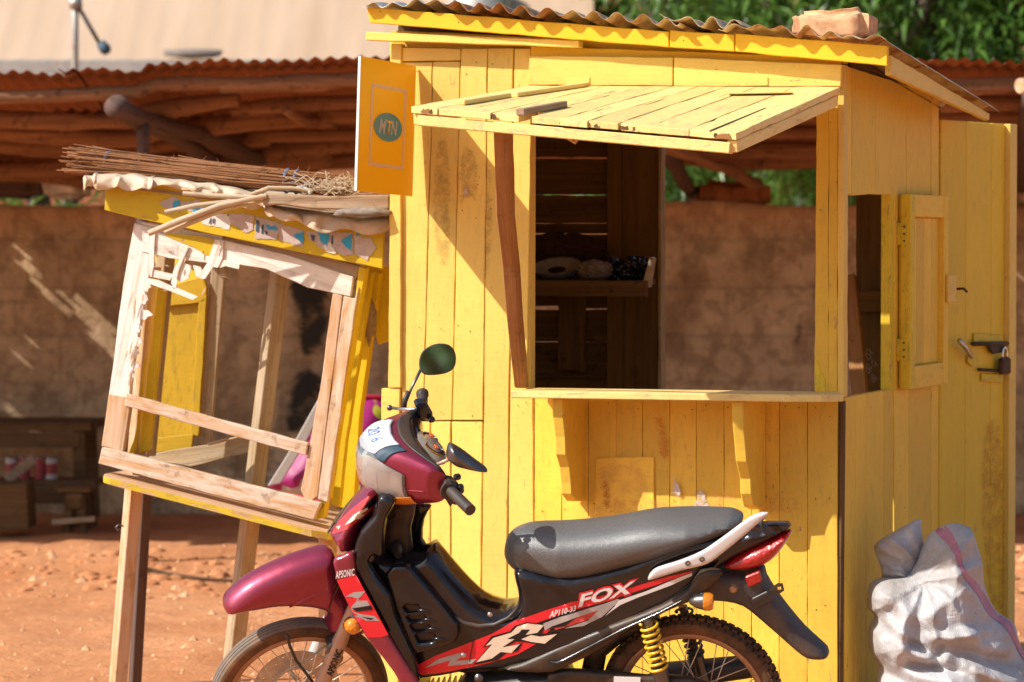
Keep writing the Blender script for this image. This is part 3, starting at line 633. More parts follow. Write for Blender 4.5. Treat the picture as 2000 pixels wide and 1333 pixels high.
# ---- dark table, stools and tins under the shelter (left)
def tbl(name, label, cat, px0, px1, pyt, Y, dep, th, legw, tilt=0, mat='dark', rails=True):
    a = P(px0, pyt, Y); b = P(px1, pyt, Y); t = thing(name, label, cat, Matrix.Translation(((a.x + b.x) / 2, Y + dep / 2, 0))); W_ = b.x - a.x; z = a.z; I = Frame(WM[t.name])
    nb = 3
    for k in range(nb): mk('plank', box((0, -dep / 2 + dep * (k + .5) / nb, z - th / 2), (W_ + random.uniform(0, .05), dep / nb - .008, th)), M[mat], t, bevel=.004)
    for sx in (-1, 1):
        for sy in (-1, 1): mk('leg', beam((sx * (W_ / 2 - .06), sy * (dep / 2 - .05), z - th), (sx * (W_ / 2 - .04), sy * (dep / 2 - .03), -.02), legw, legw), M[mat], t, bevel=.004)
        if rails: mk('rail', beam((sx * (W_ / 2 - .04), -dep / 2, z * .4), (sx * (W_ / 2 - .04), dep / 2, z * .4), .03, .06), M[mat], t, bevel=.004)
    mk('apron', box((0, -dep / 2 + .015, z - th - .05), (W_ - .1, .022, .09)), M[mat], t, bevel=.003); return t, z
T1, zt = tbl('table', 'dark rough wooden table against the mud wall at the far left', 'table', -130, 172, 826, 18.7, .6, .05, .07)
T2, zb = tbl('bench', 'low dark bench in front of the dark table holding red and white tins', 'bench', -10, 182, 940, 18.35, .32, .035, .06)
T3, z3 = tbl('stool', 'small dark stool with a pale crossbar at the right end of the bench', 'stool', 112, 176, 952, 17.95, .26, .03, .045)
mk('crossbar', beam((-.12, -.14, z3 * .42), (.12, -.14, z3 * .48), .03, .035), M['rawg'], T3, bevel=.003)
o = mk('storage_box', prism([P(-60, 948, 17.8), P(52, 946, 17.8), P(56, 1036, 17.8), P(-60, 1038, 17.8)], (0, .3, 0)), M['dark'], bevel=.006); tagp(o, 'brown wooden box on the ground below the bench at the left edge', 'box')
o = mk('plank', beam(P(15, 935, 18.1), P(66, 897, 18.25), .06, .02), M['weather'], bevel=.003); tagp(o, 'short brown board leaning on the bench across the tins', 'board')
for px, lab, cc in ((22, 'red and white tin with a green band, leftmost on the bench', 'inkr'), (48, 'dark red tin between the two white ones on the bench', 'redl'), (100, 'red and white tin standing alone right of the table leg on the bench', 'redl'), (78, 'plain red tin tucked behind the table leg', 'redl')):
    c = P(px, 940, 18.5); t = thing('tin', lab, 'tin', Matrix.Translation((c.x, 18.5, zb))); r0 = .034
    mk('can_body', lathe([(r0, 0), (r0, .12)], (0, 0, 0), (0, 0, 1), 20), M['canw' if px in (22, 100) else 'canr'], t, smooth=True, auto=40); mk('lid', lathe([(r0 * 1.03, .12), (r0 * 1.03, .128), (0, .126)], (0, 0, 0), (0, 0, 1), 20), M['gun'], t, smooth=True, auto=40)
    if px in (22, 100): mk('label_print', lathe([(r0 * 1.01, .03), (r0 * 1.01, .09)], (0, 0, 0), (0, 0, 1), 20, cap=False), M['canr'], t, smooth=True)
# cable on the earth
c0 = [P(275, 1113, 16.3), P(330, 1125, 16.1), P(400, 1130, 15.9), P(470, 1128, 15.9), P(600, 1118, 16.1)]
o = mk('cable', tube([Vector((p.x, p.y, gz(p.x, p.y) + .012)) for p in c0], .008, 6), M['iron'], smooth=True); tagp(o, 'thin dark cable lying across the red earth by the shelter post', 'cable')
# ================================================================== YELLOW KIOSK
TH = R(22)
kx = P(1645, 900, 10.7); KW = Matrix(((math.cos(TH), math.sin(TH), 0, kx.x), (-math.sin(TH), math.cos(TH), 0, 10.7), (0, 0, 1, 0), (0, 0, 0, 1)))
K = Frame(KW); kiosk = thing('kiosk', 'small yellow painted plank kiosk with a raised front hatch and wavy tin roof', 'kiosk', KW)
S = 1.282; XL = K.at(760, 800, 0).x; I4 = (0, 0, 1)
def kp(name, pts, y0=0.0, t=.022, mat='yel', **kw): return plank(name, K, pts, y0, t, M[mat], kiosk, **kw)
G = 1.3  # joint width in photograph pixels
B_ = 1476
def vseam(xt, yt, xb, yb, y): return xt + (xb - xt) * (y - yt) / (yb - yt)
# tall left boards, each with its own proudness
seams = [(763, 85, 757, 760), (784, 88, 783, 822), (845, 120, 827, 822), (900, 95, 883, 822), (952, 93, 937, 1476), (1003, 95, 986, 1476), (1037, 95, 1042, 1476)]
def sx(i, y): s = seams[i]; return s[0] + (s[2] - s[0]) * (y - s[1]) / (s[3] - s[1])
def slat(i, y0_, y1_, proud, mat='yel', **kw):
    kp('plank', [(sx(i, y0_) + G / 2, y0_), (sx(i + 1, y0_) - G / 2, y0_), (sx(i + 1, y1_) - G / 2, y1_), (sx(i, y1_) + G / 2, y1_)], -proud, .02 + proud, mat, **kw)
slat(0, 86, 758, .018); slat(1, 122, 820, .002); slat(2, 121, 821, .001); slat(3, 95, 821, .006); slat(4, 94, B_, .004)
kp('plank', [(1004.5, 95), (1036, 95), (1037, 250), (1033, 480), (1028, 764), (1041, 766), (1042, B_), (987.5, B_)], -.003, .022)
kp('plank', [(785, 93), (899, 96), (899, 118), (846, 119), (785, 120)], -.008, .02, 'yel', grain=(1, 0, 0))
kp('plank', [(745, 759), (781, 759), (780, 822), (777, B_), (744, B_)], -.012, .03)
kp('plank', [(780, 824.5), (840, 824.5), (839, B_), (778, B_)], -.002, .022); kp('plank', [(842, 824.5), (880, 824), (879, B_), (841, B_)], -.004, .024); kp('plank', [(882, 824), (sx(4, 824) - 1.6, 824), (sx(4, B_) - 1.6, B_), (881, B_)], -.001, .021)
# boards under the counter
lo = [1044, 1097, 1149, 1203, 1255, 1308, 1360, 1414, 1468, 1522, 1577, 1636]
for a, b in zip(lo[:-1], lo[1:]): kp('plank', [(a + .4, 774), (b - .4, 774), (b - .4, B_), (a + .4, B_)], -random.uniform(0, .003), .022, 'yel_low', bevel=.0014, amp=.0008)
kp('patch_board', [(1163, 895), (1277, 893), (1278, 1050), (1162, 1050)], -.011, .007, 'yel_low', grain=(1, 0, 0))
stain('paint_stain', K, [(1270, 810), (1300, 815), (1312, 870), (1308, 905), (1285, 895), (1278, 850)], -.0135, M['st_red'], kiosk)
stain('paint_stain', K, [(1355, 950), (1378, 955), (1395, 1000), (1385, 1040), (1350, 1020)], -.006, M['st_wht'], kiosk)
stain('paint_stain', K, [(1308, 930), (1330, 935), (1334, 975), (1312, 970)], -.0135, M['st_wht'], kiosk)
stain('paint_stain', K, [(1170, 905), (1230, 900), (1270, 930), (1262, 990), (1215, 1000), (1172, 980)], -.0125, M['st_ora'], kiosk)
stain('paint_stain', K, [(1172, 940), (1190, 930), (1200, 990), (1175, 1000)], -.0135, M['st_red'], kiosk)
stain('paint_stain', K, [(1165, 975), (1277, 970), (1277, 1045), (1165, 1045)], -.0125, M['st_ora'], kiosk)
stain('paint_stain', K, [(1285, 960), (1560, 965), (1560, 1005), (1285, 1030)], -.0062, M['st_ora'], kiosk)
stain('grime_stain', K, [(846, 280), (880, 270), (885, 500), (850, 520), (838, 420)], -.0035, M['st_blk'], kiosk)
stain('grime_stain', K, [(895, 290), (938, 300), (935, 400), (915, 395), (893, 420)], -.0085, M['st_blk'], kiosk)
stain('grime_stain', K, [(944, 330), (966, 330), (965, 520), (940, 540)], -.007, M['st_blk'], kiosk)
stain('paint_stain', K, [(897, 350), (912, 352), (926, 372), (924, 392), (902, 388)], -.0092, M['st_wht'], kiosk, rr=.03)
stain('paint_stain', K, [(768, 690), (780, 700), (778, 752), (766, 745)], -.0195, M['st_wht'], kiosk, rr=.03)
FPN = -.0965
nb = MB(); rn = random.Random(8)
def nails(pts, off):
    for px, py in pts:
        if rn.random() < .45: continue
        c_ = K.at(px + rn.uniform(-7, 7), py + rn.uniform(-14, 14), off); nb.add(lathe([(.0022, 0), (.0018, -.0012), (0, -.0014)], c_, (0, 1, 0), 6))
for i in range(1, 7):
    for yy in (134, 420, 640, 800): nails([(sx(i, yy) + 10, yy), (sx(i, yy) + 36, yy)], -.0075)
for a_ in lo[:-1]:
    for yy in (800, 985, 1180): nails([(a_ + 12, yy), (a_ + 40, yy)], -.0045)
nails([(740 + 75 * k, 28 + 5.6 * k) for k in range(13)], FPN)
tagp(mk('nail_heads', nb.vf, M['iron'], kiosk, KW), kind='stuff')
# header boards, plate, beams and fascia
kp('header_board', [(1034, 110), (1314, 112), (1314, 169), (1030, 167)], -.035, .022, grain=(1, 0, 0)); kp('header_board', [(1316, 112), (1644, 126), (1642, 170), (1316, 169)], -.035, .022, grain=(1, 0, 0))
kp('plank', [(1036, 90), (1640, 112), (1640, 128), (1037, 118)], -.008, .02, 'yel_fas', grain=(1, 0, 0))
kp('plank', [(1037, 120), (1640, 130), (1640, 190), (1037, 185)], 0, .02, 'yel', grain=(1, 0, 0))
kp('wall_plate', [(764, 60), (1648, 98), (1648, 124), (784, 92), (764, 90)], .024, .05, 'yel_side', grain=(1, 0, 0))
for (x0, t0, b0, x1, t1, b1) in ((714, 63, 79, 1130, 79, 93),): kp('roof_beam', [(x0, t0), (x1, t1), (x1, b1), (x0, b0)], -.073, .045, 'yel', grain=(1, 0, 0))
FP = -.095
fas = [((716, 14, 45), (1306, 62, 93)), ((1308, 59, 93), (1434, 68, 101)), ((1436, 66, 101), (1733, 90, 130))]
for (xa, ta, ba), (xb, tb, bb) in fas: kp('fascia_board', [(xa, ta), (xb, tb), (xb, bb), (xa + (6 if xa == 716 else 0), ba)], FP, .02, 'yel_fas', grain=(1, 0, 0))
# right post and returns
kp('post', [(1595, 168), (1618.6, 168), (1617.6, 770), (1591, 768)], .0, .035, 'yel_side', bevel=.001); kp('post', [(1619, 168), (1636.6, 168), (1634.7, 772), (1618, 771)], -.001, .035, 'yel_side', bevel=.001); kp('post', [(1637, 126), (1649, 127), (1648, 776), (1635, 775)], -.010, .045, 'yel')
kp('post', [(1592, 700), (1612, 745), (1612, 768), (1591, 767)], -.0015, .002, 'yel_green', bevel=0)  # thin patch in another yellow, painted where a sunlit triangle falls
# front-left wall return (thickness seen at the opening)
pbeam('jamb', K, K.at(1033, 180, .045) + Vector((0, 0, .1)), K.at(1031, 768, .045), .035, .05, M['yel'], kiosk)
# ---- side wall (x = 0), traced on its own plane
def kside(name, pts, x0=0.0, t=.02, mat='yel_side', **kw): return plank(name, K, pts, x0, t, M[mat], kiosk, ax=0, sgn=-1, bevel=.0014, amp=.0008, **kw)
bl = 1440
for a, b in ((1649, 1663), (1663.6, 1710), (1710.4, 1770), (1770.4, 1818), (1819, 1834)): kside('side_plank', [(a, 128 + (a - 1649) * .32), (b - .3, 128 + (b - 1649) * .32), (b - .3, 379 + random.uniform(-2, 2) + (6 if a > 1800 else 0)), (a, 381 + random.uniform(-2, 2))], 0, .02)
for a, b, t0 in ((1650, 1671, 777), (1671.5, 1691, 773), (1691.5, 1726, 769), (1726.5, 1744, 763), (1747, 1775, 762), (1775.5, 1818, 762), (1819, 1834, 755)): kside('side_plank', [(a, t0), (b, t0 - (b - a) * .18), (b, 1432), (a, 1452)], random.uniform(-.002, .002), .02)
kside('side_plank', [(1747, 379), (1775, 380), (1775, 762), (1747, 763)], 0, .02); kside('side_plank', [(1776, 380), (1834, 385), (1834, 760), (1776, 762)], 0, .02)
pbeam('edge_board', K, (-.012, .018, 0.03), K.at(1646, 784, .018), .014, .03, M['dark'], kiosk)
# window post (its front face shows) and folded-back shutter
def kpt(px, py, y): return K.at(px, py, y)
q = K.at(1734, 385, .60, 1); zt_, zb_ = K.at(1734, 380, 0, 0).z, K.at(1734, 768, 0, 0).z
xq = q.x
wy = .60
mk('window_post', box((-.020, wy + .03, (zt_ + zb_) / 2), (.036, .05, zt_ - zb_ + .02)), M['yel_green'], kiosk, KW, gmat((-.03, wy, 1.4), (0, 0, 1), (0, 1, 0)), bevel=.003)
sw = .052
zst, zsb = K.at(1760, 379, .02, 0).z, K.at(1760, 762, .02, 0).z
def shb(name, c, s, grain=(0, 0, 1), mat='yel_side'): return mk(name, box(c, s), M[mat], kiosk, KW, gmat(c, grain, (1, 0, 0)), bevel=.003)
y0s = wy + .085; y1s = y0s + .53; zc = (zst + zsb) / 2; hh = zst - zsb
shut = mk('shutter', box((.012, (y0s + y1s) / 2, zc), (.018, y1s - y0s - .02, hh - .02)), M['yel_side'], kiosk, KW, gmat((.012, (y0s + y1s) / 2, zc), (0, 0, 1), (1, 0, 0)), bevel=.002)
def sub(name, c, s, grain, mat): return mk(name, box(c, s), M[mat], shut, KW, gmat(c, grain, (1, 0, 0)), bevel=.003)
sub('stile', (.0295, y0s + .03, zc), (.038, .06, hh), (0, 0, 1), 'yel_green'); sub('stile', (.0295, y1s - .03, zc), (.038, .06, hh - .002), (0, 0, 1), 'yel_side')
sub('rail', (.0285, (y0s + y1s) / 2, zst - .04), (.034, y1s - y0s - .122, .08), (0, 1, 0), 'yel_side'); sub('rail', (.0285, (y0s + y1s) / 2, zsb + .04), (.034, y1s - y0s - .122, .08), (0, 1, 0), 'yel_side')
for k in range(4): yy_ = y0s + .06 + (y1s - y0s - .12) * (k + .5) / 4; sub('panel_board', (.0235, yy_, zc), (.006, (y1s - y0s - .12) / 4 - .002, hh - .163), (0, 0, 1), 'yel_side')
for zz in (zst - .14, zsb + .14):
    hg = mk('hinge', box((-.003, y0s - .001, zz), (.075, .004, .075)), M['yel_green'], kiosk, KW, bevel=.001); mk('hinge_pin', tube([K.W @ Vector((.004, y0s - .006, zz - .04)), K.W @ Vector((.004, y0s - .006, zz + .04))], .006, 8), M['yel_green'], hg, Matrix.Identity(4), smooth=True)
    for dz in (-.025, 0, .025):
        for dx in (-.025, .025): mk('screw', lathe([(.004, 0), (.003, -.002), (0, -.0022)], (dx, y0s - .003, zz + dz), (0, 1, 0), 8), M['iron'], hg, KW)
zl = K.at(1860, 565, .06, 0).z
lt = shb('latch_block', (.056, y1s + .012, zl), (.012, .11, .10), (0, 1, 0), 'yel'); mk('latch_hook', tube([KW @ Vector((.075, y1s + .02, zl)), KW @ Vector((.10, y1s + .02, zl + .002)), KW @ Vector((.115, y1s + .012, zl - .01))], .005, 8), M['iron'], lt, Matrix.Identity(4), smooth=True)
# ---- left wall, floor, back wall
for k in range(7):
    y0_, y1_ = .03 + k * .178, .03 + (k + 1) * .178 - .003; c = (XL - .0, (y0_ + y1_) / 2, 1.22); mk('plank', box(c, (.018, y1_ - y0_, 2.4)), M['yel'], kiosk, KW, gmat(c, (0, 0, 1), (1, 0, 0)), bevel=.002)
for k in range(8):
    c = (XL / 2, .1 + k * .16, .09); mk('floor_board', box(c, (-XL - .03, .156, .022)), M['dark'], kiosk, KW, gmat(c, (1, 0, 0), (0, 0, 1)))
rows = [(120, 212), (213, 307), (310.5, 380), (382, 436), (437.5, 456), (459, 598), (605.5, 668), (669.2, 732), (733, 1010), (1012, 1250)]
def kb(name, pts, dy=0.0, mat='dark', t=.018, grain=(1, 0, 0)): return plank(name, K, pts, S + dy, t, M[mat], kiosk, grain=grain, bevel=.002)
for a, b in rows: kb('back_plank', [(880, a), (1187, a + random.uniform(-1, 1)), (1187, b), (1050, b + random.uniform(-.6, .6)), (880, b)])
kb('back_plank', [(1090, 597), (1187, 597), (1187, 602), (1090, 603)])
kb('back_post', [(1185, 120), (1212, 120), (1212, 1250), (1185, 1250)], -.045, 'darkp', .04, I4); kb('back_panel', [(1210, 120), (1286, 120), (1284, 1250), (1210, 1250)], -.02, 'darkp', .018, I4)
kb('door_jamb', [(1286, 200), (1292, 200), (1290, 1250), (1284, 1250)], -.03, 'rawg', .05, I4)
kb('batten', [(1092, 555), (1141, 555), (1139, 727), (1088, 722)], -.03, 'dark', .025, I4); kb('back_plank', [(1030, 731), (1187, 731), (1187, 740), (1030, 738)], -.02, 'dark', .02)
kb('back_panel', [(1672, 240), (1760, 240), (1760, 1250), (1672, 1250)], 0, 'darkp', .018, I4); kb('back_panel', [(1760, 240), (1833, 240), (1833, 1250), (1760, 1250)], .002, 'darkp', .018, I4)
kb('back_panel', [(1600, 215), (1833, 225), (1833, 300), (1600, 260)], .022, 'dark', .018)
mk('rail', box((-.20, S - .06, K.at(1690, 588, S).z), (.34, .06, .075)), M['darkp'], kiosk, KW, bevel=.003)
mb = MB(); rc_ = random.Random(4)
for k in range(7):
    cx_, cy_ = 1692 + rc_.uniform(0, 14), 690 + k * 9 + rc_.uniform(-3, 3); mb.add(tube([K.at(cx_ + (6 - k * .3) * math.cos(t) + t, cy_ + 6 * math.sin(t * 1.3), S - .004) for t in np.linspace(0, 5 + rc_.random(), 12)], .0012, 4, cap=False))
mk('chalk_scribble', mb.vf, M['torn'], kiosk, KW)
pbeam('brace', K, K.at(1657, 540, .9), K.at(1683, 800, .7), .055, .03, M['prop'], kiosk)
# ---- roof sheets (corrugated, ragged edge), barge board
ZR = [(716, 10), (1000, 30), (1308, 56), (1436, 64), (1734, 88), (1760, 92)]
fx = [K.at(a, b, FP).x for a, b in ZR]; fz = [K.at(a, b, FP).z for a, b in ZR]
bg0 = K.at(1742, 112, .165, 0); bg1 = K.at(1932, 232, .165, 0)
slope = (K.at(1932, 215, .165, 0).z - K.at(1742, 98, .165, 0).z) / (bg1.y - bg0.y)
def rtop(x, y): return float(np.interp(x, fx, fz)) + (y - FP) * slope * (.55 + .45 * np.interp(x, [fx[0], .16], [.2, 1.0]))
def ksheet(xa, xb, mat, lift, amp, ya, yb, seed, sag=1.0):
    nxs, nys = int((xb - xa) / .0085), 40; v = []; f = []
    for j in range(nys + 1):
        for i in range(nxs + 1):
            x = xa + (xb - xa) * i / nxs; yf = ya + .014 * mnoise.noise(Vector((x * 9, seed, 0))) + .006 * mnoise.noise(Vector((x * 40, seed, 0))); y = yf + (yb - yf) * j / nys
            a_ = amp * (1 + .9 * mnoise.noise(Vector((x * 6, seed, 2)))); z = rtop(x, y) + a_ * math.cos(2 * math.pi * (x + .035 * mnoise.noise(Vector((x * 4, 1, seed)))) / .083) + lift
            edge = max(0, 1 - (y - yf) / .12); z += edge * (.012 * mnoise.noise(Vector((x * 7, y * 5, seed))) + .005 * mnoise.noise(Vector((x * 23, y * 9, seed + 3)))) * sag
            v.append((x, y, z))
    for j in range(nys):
        for i in range(nxs): a = j * (nxs + 1) + i; f.append((a, a + 1, a + nxs + 2, a + nxs + 1))
    o = mk('roof_sheet', (v, f), M[mat], kiosk, KW, smooth=True); s = o.modifiers.new('solid', 'SOLIDIFY'); s.thickness = .0012; return o
x880 = K.at(880, 20, FP).x; x1310 = K.at(1312, 50, FP).x; x1420 = K.at(1425, 60, FP).x
ksheet(fx[0] - .008, x880 + .03, 'tin', .012, .009, FP - .035, 1.42, 3, 2.2); ksheet(x880 - .02, x1310 + .05, 'roof', .016, .014, FP - .05, 1.42, 7, 1.0)
ksheet(x1310 - .03, x1420 + .06, 'roof', .030, .013, FP - .045, 1.42, 13, 1.4); ksheet(x1420 - .02, .185, 'roof', .014, .011, FP - .05, 1.44, 17, 1.2)
pb = [K.at(1741, 108, .165, 0), K.at(1933, 222, .165, 0), K.at(1932, 236, .165, 0), K.at(1884, 214, .165, 0), K.at(1741, 147, .165, 0)]
plank('barge_board', K, pb, .165, .022, M['yel'], kiosk, grain=(pb[1] - pb[0]), ax=0, sgn=-1, local=True)
for k in range(4):
    y_ = .15 + k * .38; z_ = rtop(-.7, y_) - .045; mk('rafter', beam((XL - .02, y_, rtop(XL, y_) - .05), (-.01, y_, rtop(-.01, y_) - .05), .04, .05), M['dark'], kiosk, KW)
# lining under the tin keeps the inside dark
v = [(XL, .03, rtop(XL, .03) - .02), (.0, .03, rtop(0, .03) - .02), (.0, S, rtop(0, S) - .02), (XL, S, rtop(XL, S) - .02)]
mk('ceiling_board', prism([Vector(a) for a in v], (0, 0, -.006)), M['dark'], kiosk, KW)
# ---- counter and brackets
c0 = K.at(997, 764, -.28); c1 = K.at(1600, 772, -.28); c2 = K.at(1640, 774, -.02); zc0 = .5 * (c0.z + c1.z)
pc = [Vector((c0.x, -.28, 0)), Vector((c1.x - .10, -.28, 0)), Vector((c1.x, -.255, 0)), Vector((c1.x + .06, -.20, 0)), Vector((c2.x + .0, -.11, 0)), Vector((c2.x, -.026, 0)), Vector((c0.x, -.026, 0))]
def cz(x): return c0.z + (c1.z - c0.z) * (x - c0.x) / (c1.x - c0.x)
top = [Vector((p.x, p.y, cz(p.x))) for p in rough(pc, .06, .0018)]
mk('counter', prism(top, (0, 0, -.024)), M['yel_awn'], kiosk, KW, gmat((c0.x, 0, c0.z), (1, 0, 0), (0, 0, 1)), bevel=.003)
for px in (1150, 1500):
    xb_ = K.at(px - 3, 850, 0).x; zt2 = cz(xb_) - .026; prof = [(-.235, 0), (-.225, -.06), (-.205, -.13), (-.20, -.19), (-.165, -.235), (-.15, -.29), (-.145, -.33), (-.10, -.355), (-.02, -.36), (-.012, -.36), (-.012, 0)]
    if px == 1500: prof = [(-.255, 0), (-.245, -.08), (-.225, -.14), (-.21, -.20), (-.165, -.26), (-.16, -.31), (-.13, -.355), (-.06, -.37), (-.012, -.37), (-.012, 0)]
    prof = spline(prof[:-2], 3) and prof
    mk('bracket', prism([Vector((xb_, a, zt2 + b)) for a, b in prof], (-.040, 0, 0)), M['yel_low'], kiosk, KW, gmat((xb_, -.1, zt2), (0, 0, 1), (1, 0, 0)), bevel=.004)
# ---- hatch (raised awning)
A0 = K.at(1032, 168, -.055); B0 = K.at(1641, 171, -.055); C0 = K.at(803, 208, -1.05); D0 = K.at(1438, 261, -1.08)
hat = mk('hatch', beam(C0 + Vector((.02, .02, -.022 - .022)), D0 + Vector((-.02, .02, -.022 - .022)), .034, .036, (0, 1, 0)), M['yel_awn'], kiosk, KW, gmat(C0, D0 - C0, (0, 0, 1)), bevel=.003, label='faded yellow plank hatch propped open as an awning')
def bil(s, t): return (A0 * (1 - s) + B0 * s) * (1 - t) + (C0 * (1 - s) + D0 * s) * t
cutp = [0, .085, .165, .255, .345, .375, .47, .555, .645, .74, .86, 1.0]
for i in range(len(cutp) - 1):
    s0, s1 = cutp[i] + .0006, cutp[i + 1] - .0006; t1 = 1.0 + random.uniform(-.006, .006); t0 = .0; dz = Vector((0, 0, random.uniform(-.0003, .0004)))
    if i == 4: t1 = .86
    poly = [bil(s0, t0), bil(s1, t0), bil(s1, t1), bil(s0, t1)]; poly = [p + dz for p in rough(poly, .05, .0018)]
    if i in (3, 5, 8):   # broken, splintered ends
        poly = [p + Vector((random.uniform(-.006, .006), random.uniform(0, .025), 0)) if p.y < -1.0 and 0 < k < len(poly) - 1 else p for k, p in enumerate(poly)]
    cc = bil((s0 + s1) / 2, .5); mk('board', prism(poly, (0, 0, -.021)), M['yel_awn'], hat, KW, gmat(cc, bil(s0, 1) - bil(s0, 0), (0, 0, 1)), bevel=.0015)
for s in (0.0, 1.0):
    a, b = bil(s, .02), bil(s, .985); dx = Vector((.018 if s == 0 else -.018, 0, -.042)); mk('side_rail', beam(a + dx, b + dx, .034, .036, (0, 0, 1)), M['yel_awn'], hat, KW, gmat(a, b - a, (0, 0, 1)), bevel=.003)
mk('back_rail', beam(bil(.01, .05) + Vector((0, 0, -.042)), bil(.99, .05) + Vector((0, 0, -.042)), .034, .036, (0, 0, 1)), M['yel_awn'], hat, KW, bevel=.003)
rh = random.Random(12)
for k in range(15):
    s_ = rh.uniform(.02, .99); w_ = rh.uniform(.004, .022); e_ = bil(s_, 1.0); q = [Vector((e_.x + w_ * rh.uniform(-1, -.3), e_.y - .0045, e_.z - rh.uniform(.004, .012))), Vector((e_.x + w_ * .6, e_.y - .0045, e_.z - rh.uniform(.002, .008))), Vector((e_.x + w_, e_.y - .0045, e_.z - .017)), Vector((e_.x - w_ * .3, e_.y - .0045, e_.z - .019)), Vector((e_.x - w_, e_.y - .0045, e_.z - .014))]
    mk('chipped_edge', prism([p + Vector((0, .003, 0)) for p in q], (0, .002, 0)), M[rh.choice(['dark', 'prop'])], hat, KW)
for k in range(16):
    s_ = rh.choice(cutp[1:-1]) + rh.choice([0, 0, rh.uniform(-.03, .03)]); t_ = rh.uniform(.05, .8); a = bil(s_, t_) + Vector((0, 0, .0008)); b = bil(s_ + rh.uniform(-.004, .004), min(1, t_ + rh.uniform(.08, .3))) + Vector((0, 0, .0008)); w_ = rh.uniform(.0015, .0045)
    m_ = (a + b) / 2; mk('crack', ([a, m_ + Vector((w_, 0, 0)), b, m_ + Vector((-w_ * .4, 0, 0))], [(0, 1, 2, 3)]), M['iron'], hat, KW)
# loose slats and splinters on top
def sl(s0, t0, s1, t1, w_, h_, mat, lift=.008): a = bil(s0, t0) + Vector((0, 0, lift)); b = bil(s1, t1) + Vector((0, 0, lift)); mk('loose_slat', beam(a, b, w_, h_, (0, 0, 1)), M[mat], hat, KW, gmat(a, b - a, (0, 0, 1)), bevel=.002)
sl(.20, .03, .135, .50, .03, .014, 'yel_awn'); sl(.12, .52, .10, .86, .035, .014, 'yel_awn'); sl(.375, .72, .345, 1.0, .03, .02, 'weather', .01); sl(.90, .16, .72, .22, .09, .006, 'yel_awn', .003); sl(.36, .8, .35, .97, .02, .012, 'yel_awn')
for s_, t_, l_ in ((.925, .5, .5),):
    a = bil(s_, t_) + Vector((0, 0, .0012)); b = bil(s_ - .004, min(1, t_ + l_)) + Vector((0, 0, .0012)); mk('crack', beam(a, b, .006, .0012, (0, 0, 1)), M['iron'], hat, KW)
for px in (1129, 1476): c = K.at(px, 160, -.037); hg = mk('hinge', box(c, (.085, .003, .028)), M['yel'], kiosk, KW, bevel=.001)
a = K.at(1105, 268, -.9); mk('hook', tube([a, a + Vector((.03, 0, -.018)), a + Vector((.055, 0, .012))], .006, 6), M['rawo'], hat, KW)
# ---- door leaf swung out from the back corner
dc = KW @ Vector((.012, S + .02, 0)); dd = Vector((math.cos(R(57)), math.sin(R(57)), 0)); dn = Vector((dd.y, -dd.x, 0))
DW = Matrix((dd, dn * -1, Vector((0, 0, 1)))).transposed().to_4x4(); DW.translation = dc; DF = Frame(DW)
def dpx(px, py): return DF.at(px, py, 0)
zd1 = dpx(1900, 238).z; xs_ = [dpx(p, 600).x for p in (1836, 1885, 1935, 1961)]
door = mk('door', box((xs_[-1] / 2, .032, 1.6), (xs_[-1] - .06, .02, .07)), M['yel_side'], kiosk, DW, bevel=.002, label='tall yellow plank door standing open at the back corner')
for a, b in zip(xs_[:-1], xs_[1:]):
    c = ((a + b) / 2, .01, (zd1 + .06) / 2); mk('door_plank', box(c, (b - a - .003, .022, zd1 - .06)), M['yel_door'], door, DW, gmat(c, (0, 0, 1), (0, 1, 0)), bevel=.0035)
c = (xs_[-1] + .011, .0, (zd1 + .06) / 2); ex = (dpx(1975, 600).x - xs_[-1]); mk('edge_strip', box((xs_[-1] + ex / 2, .0, c[2]), (ex - .003, .045, zd1 - .06)), M['yel'], door, DW, gmat(c, (0, 0, 1), (0, 1, 0)), bevel=.002)
stain('rust_wear', DF, [(1925, 830), (1960, 850), (1962, 1200), (1935, 1180), (1915, 1000)], -.0065, M['st_rust'], door)
for pts, nm in (([(1903, 652), (1958, 655), (1958, 672), (1903, 672)], 'bolt_plate'), ([(1918, 730), (1960, 733), (1960, 748), (1918, 745)], 'hasp_plate')): plank(nm, DF, pts, -.010, .006, M['yel_green'], door, grain=(1, 0, 0), bevel=.001)
mk('bolt', tube([dpx(1890, 672) + Vector((0, -.02, 0)), dpx(1958, 671) + Vector((0, -.02, 0))], .008, 10), M['iron'], door, DW, smooth=True)
mk('hasp', prism([dpx(a, b) + Vector((0, -.022, 0)) for a, b in ((1920, 673), (1952, 673), (1950, 688), (1930, 692))], (0, .008, 0)), M['iron'], door, DW)
mk('hasp_bar', tube([dpx(1905, 722) + Vector((0, -.014, 0)), dpx(1962, 726) + Vector((0, -.014, 0))], .006, 8), M['iron'], door, DW, smooth=True)
mk('door_hook', tube([dpx(1857, 665) + Vector((0, -.035, 0)), dpx(1884, 697) + Vector((0, -.03, 0))], .010, 8), M['steel'], door, DW, smooth=True); mk('hook_plate', prism([dpx(a, b) + Vector((0, -.012, 0)) for a, b in ((1886, 694), (1899, 696), (1908, 704), (1895, 716), (1885, 708))], (0, .006, 0)), M['yel_green'], door, DW)
lw = DW @ Matrix.Translation(dpx(1948, 715) + Vector((0, -.03, 0))); pl = thing('padlock', 'small brown padlock with a steel shackle hanging on the yellow door', 'padlock', lw)
mk('lock_body', box((0, 0, 0), (.078, .022, .062)), M['iron'], pl, bevel=.006)
mk('shackle', tube([(-.022 * math.cos(a), 0, .03 + .028 * math.sin(a) + (.012)) for a in np.linspace(-.4, math.pi + .4, 14)], .005, 8), M['chrome'], pl, smooth=True)
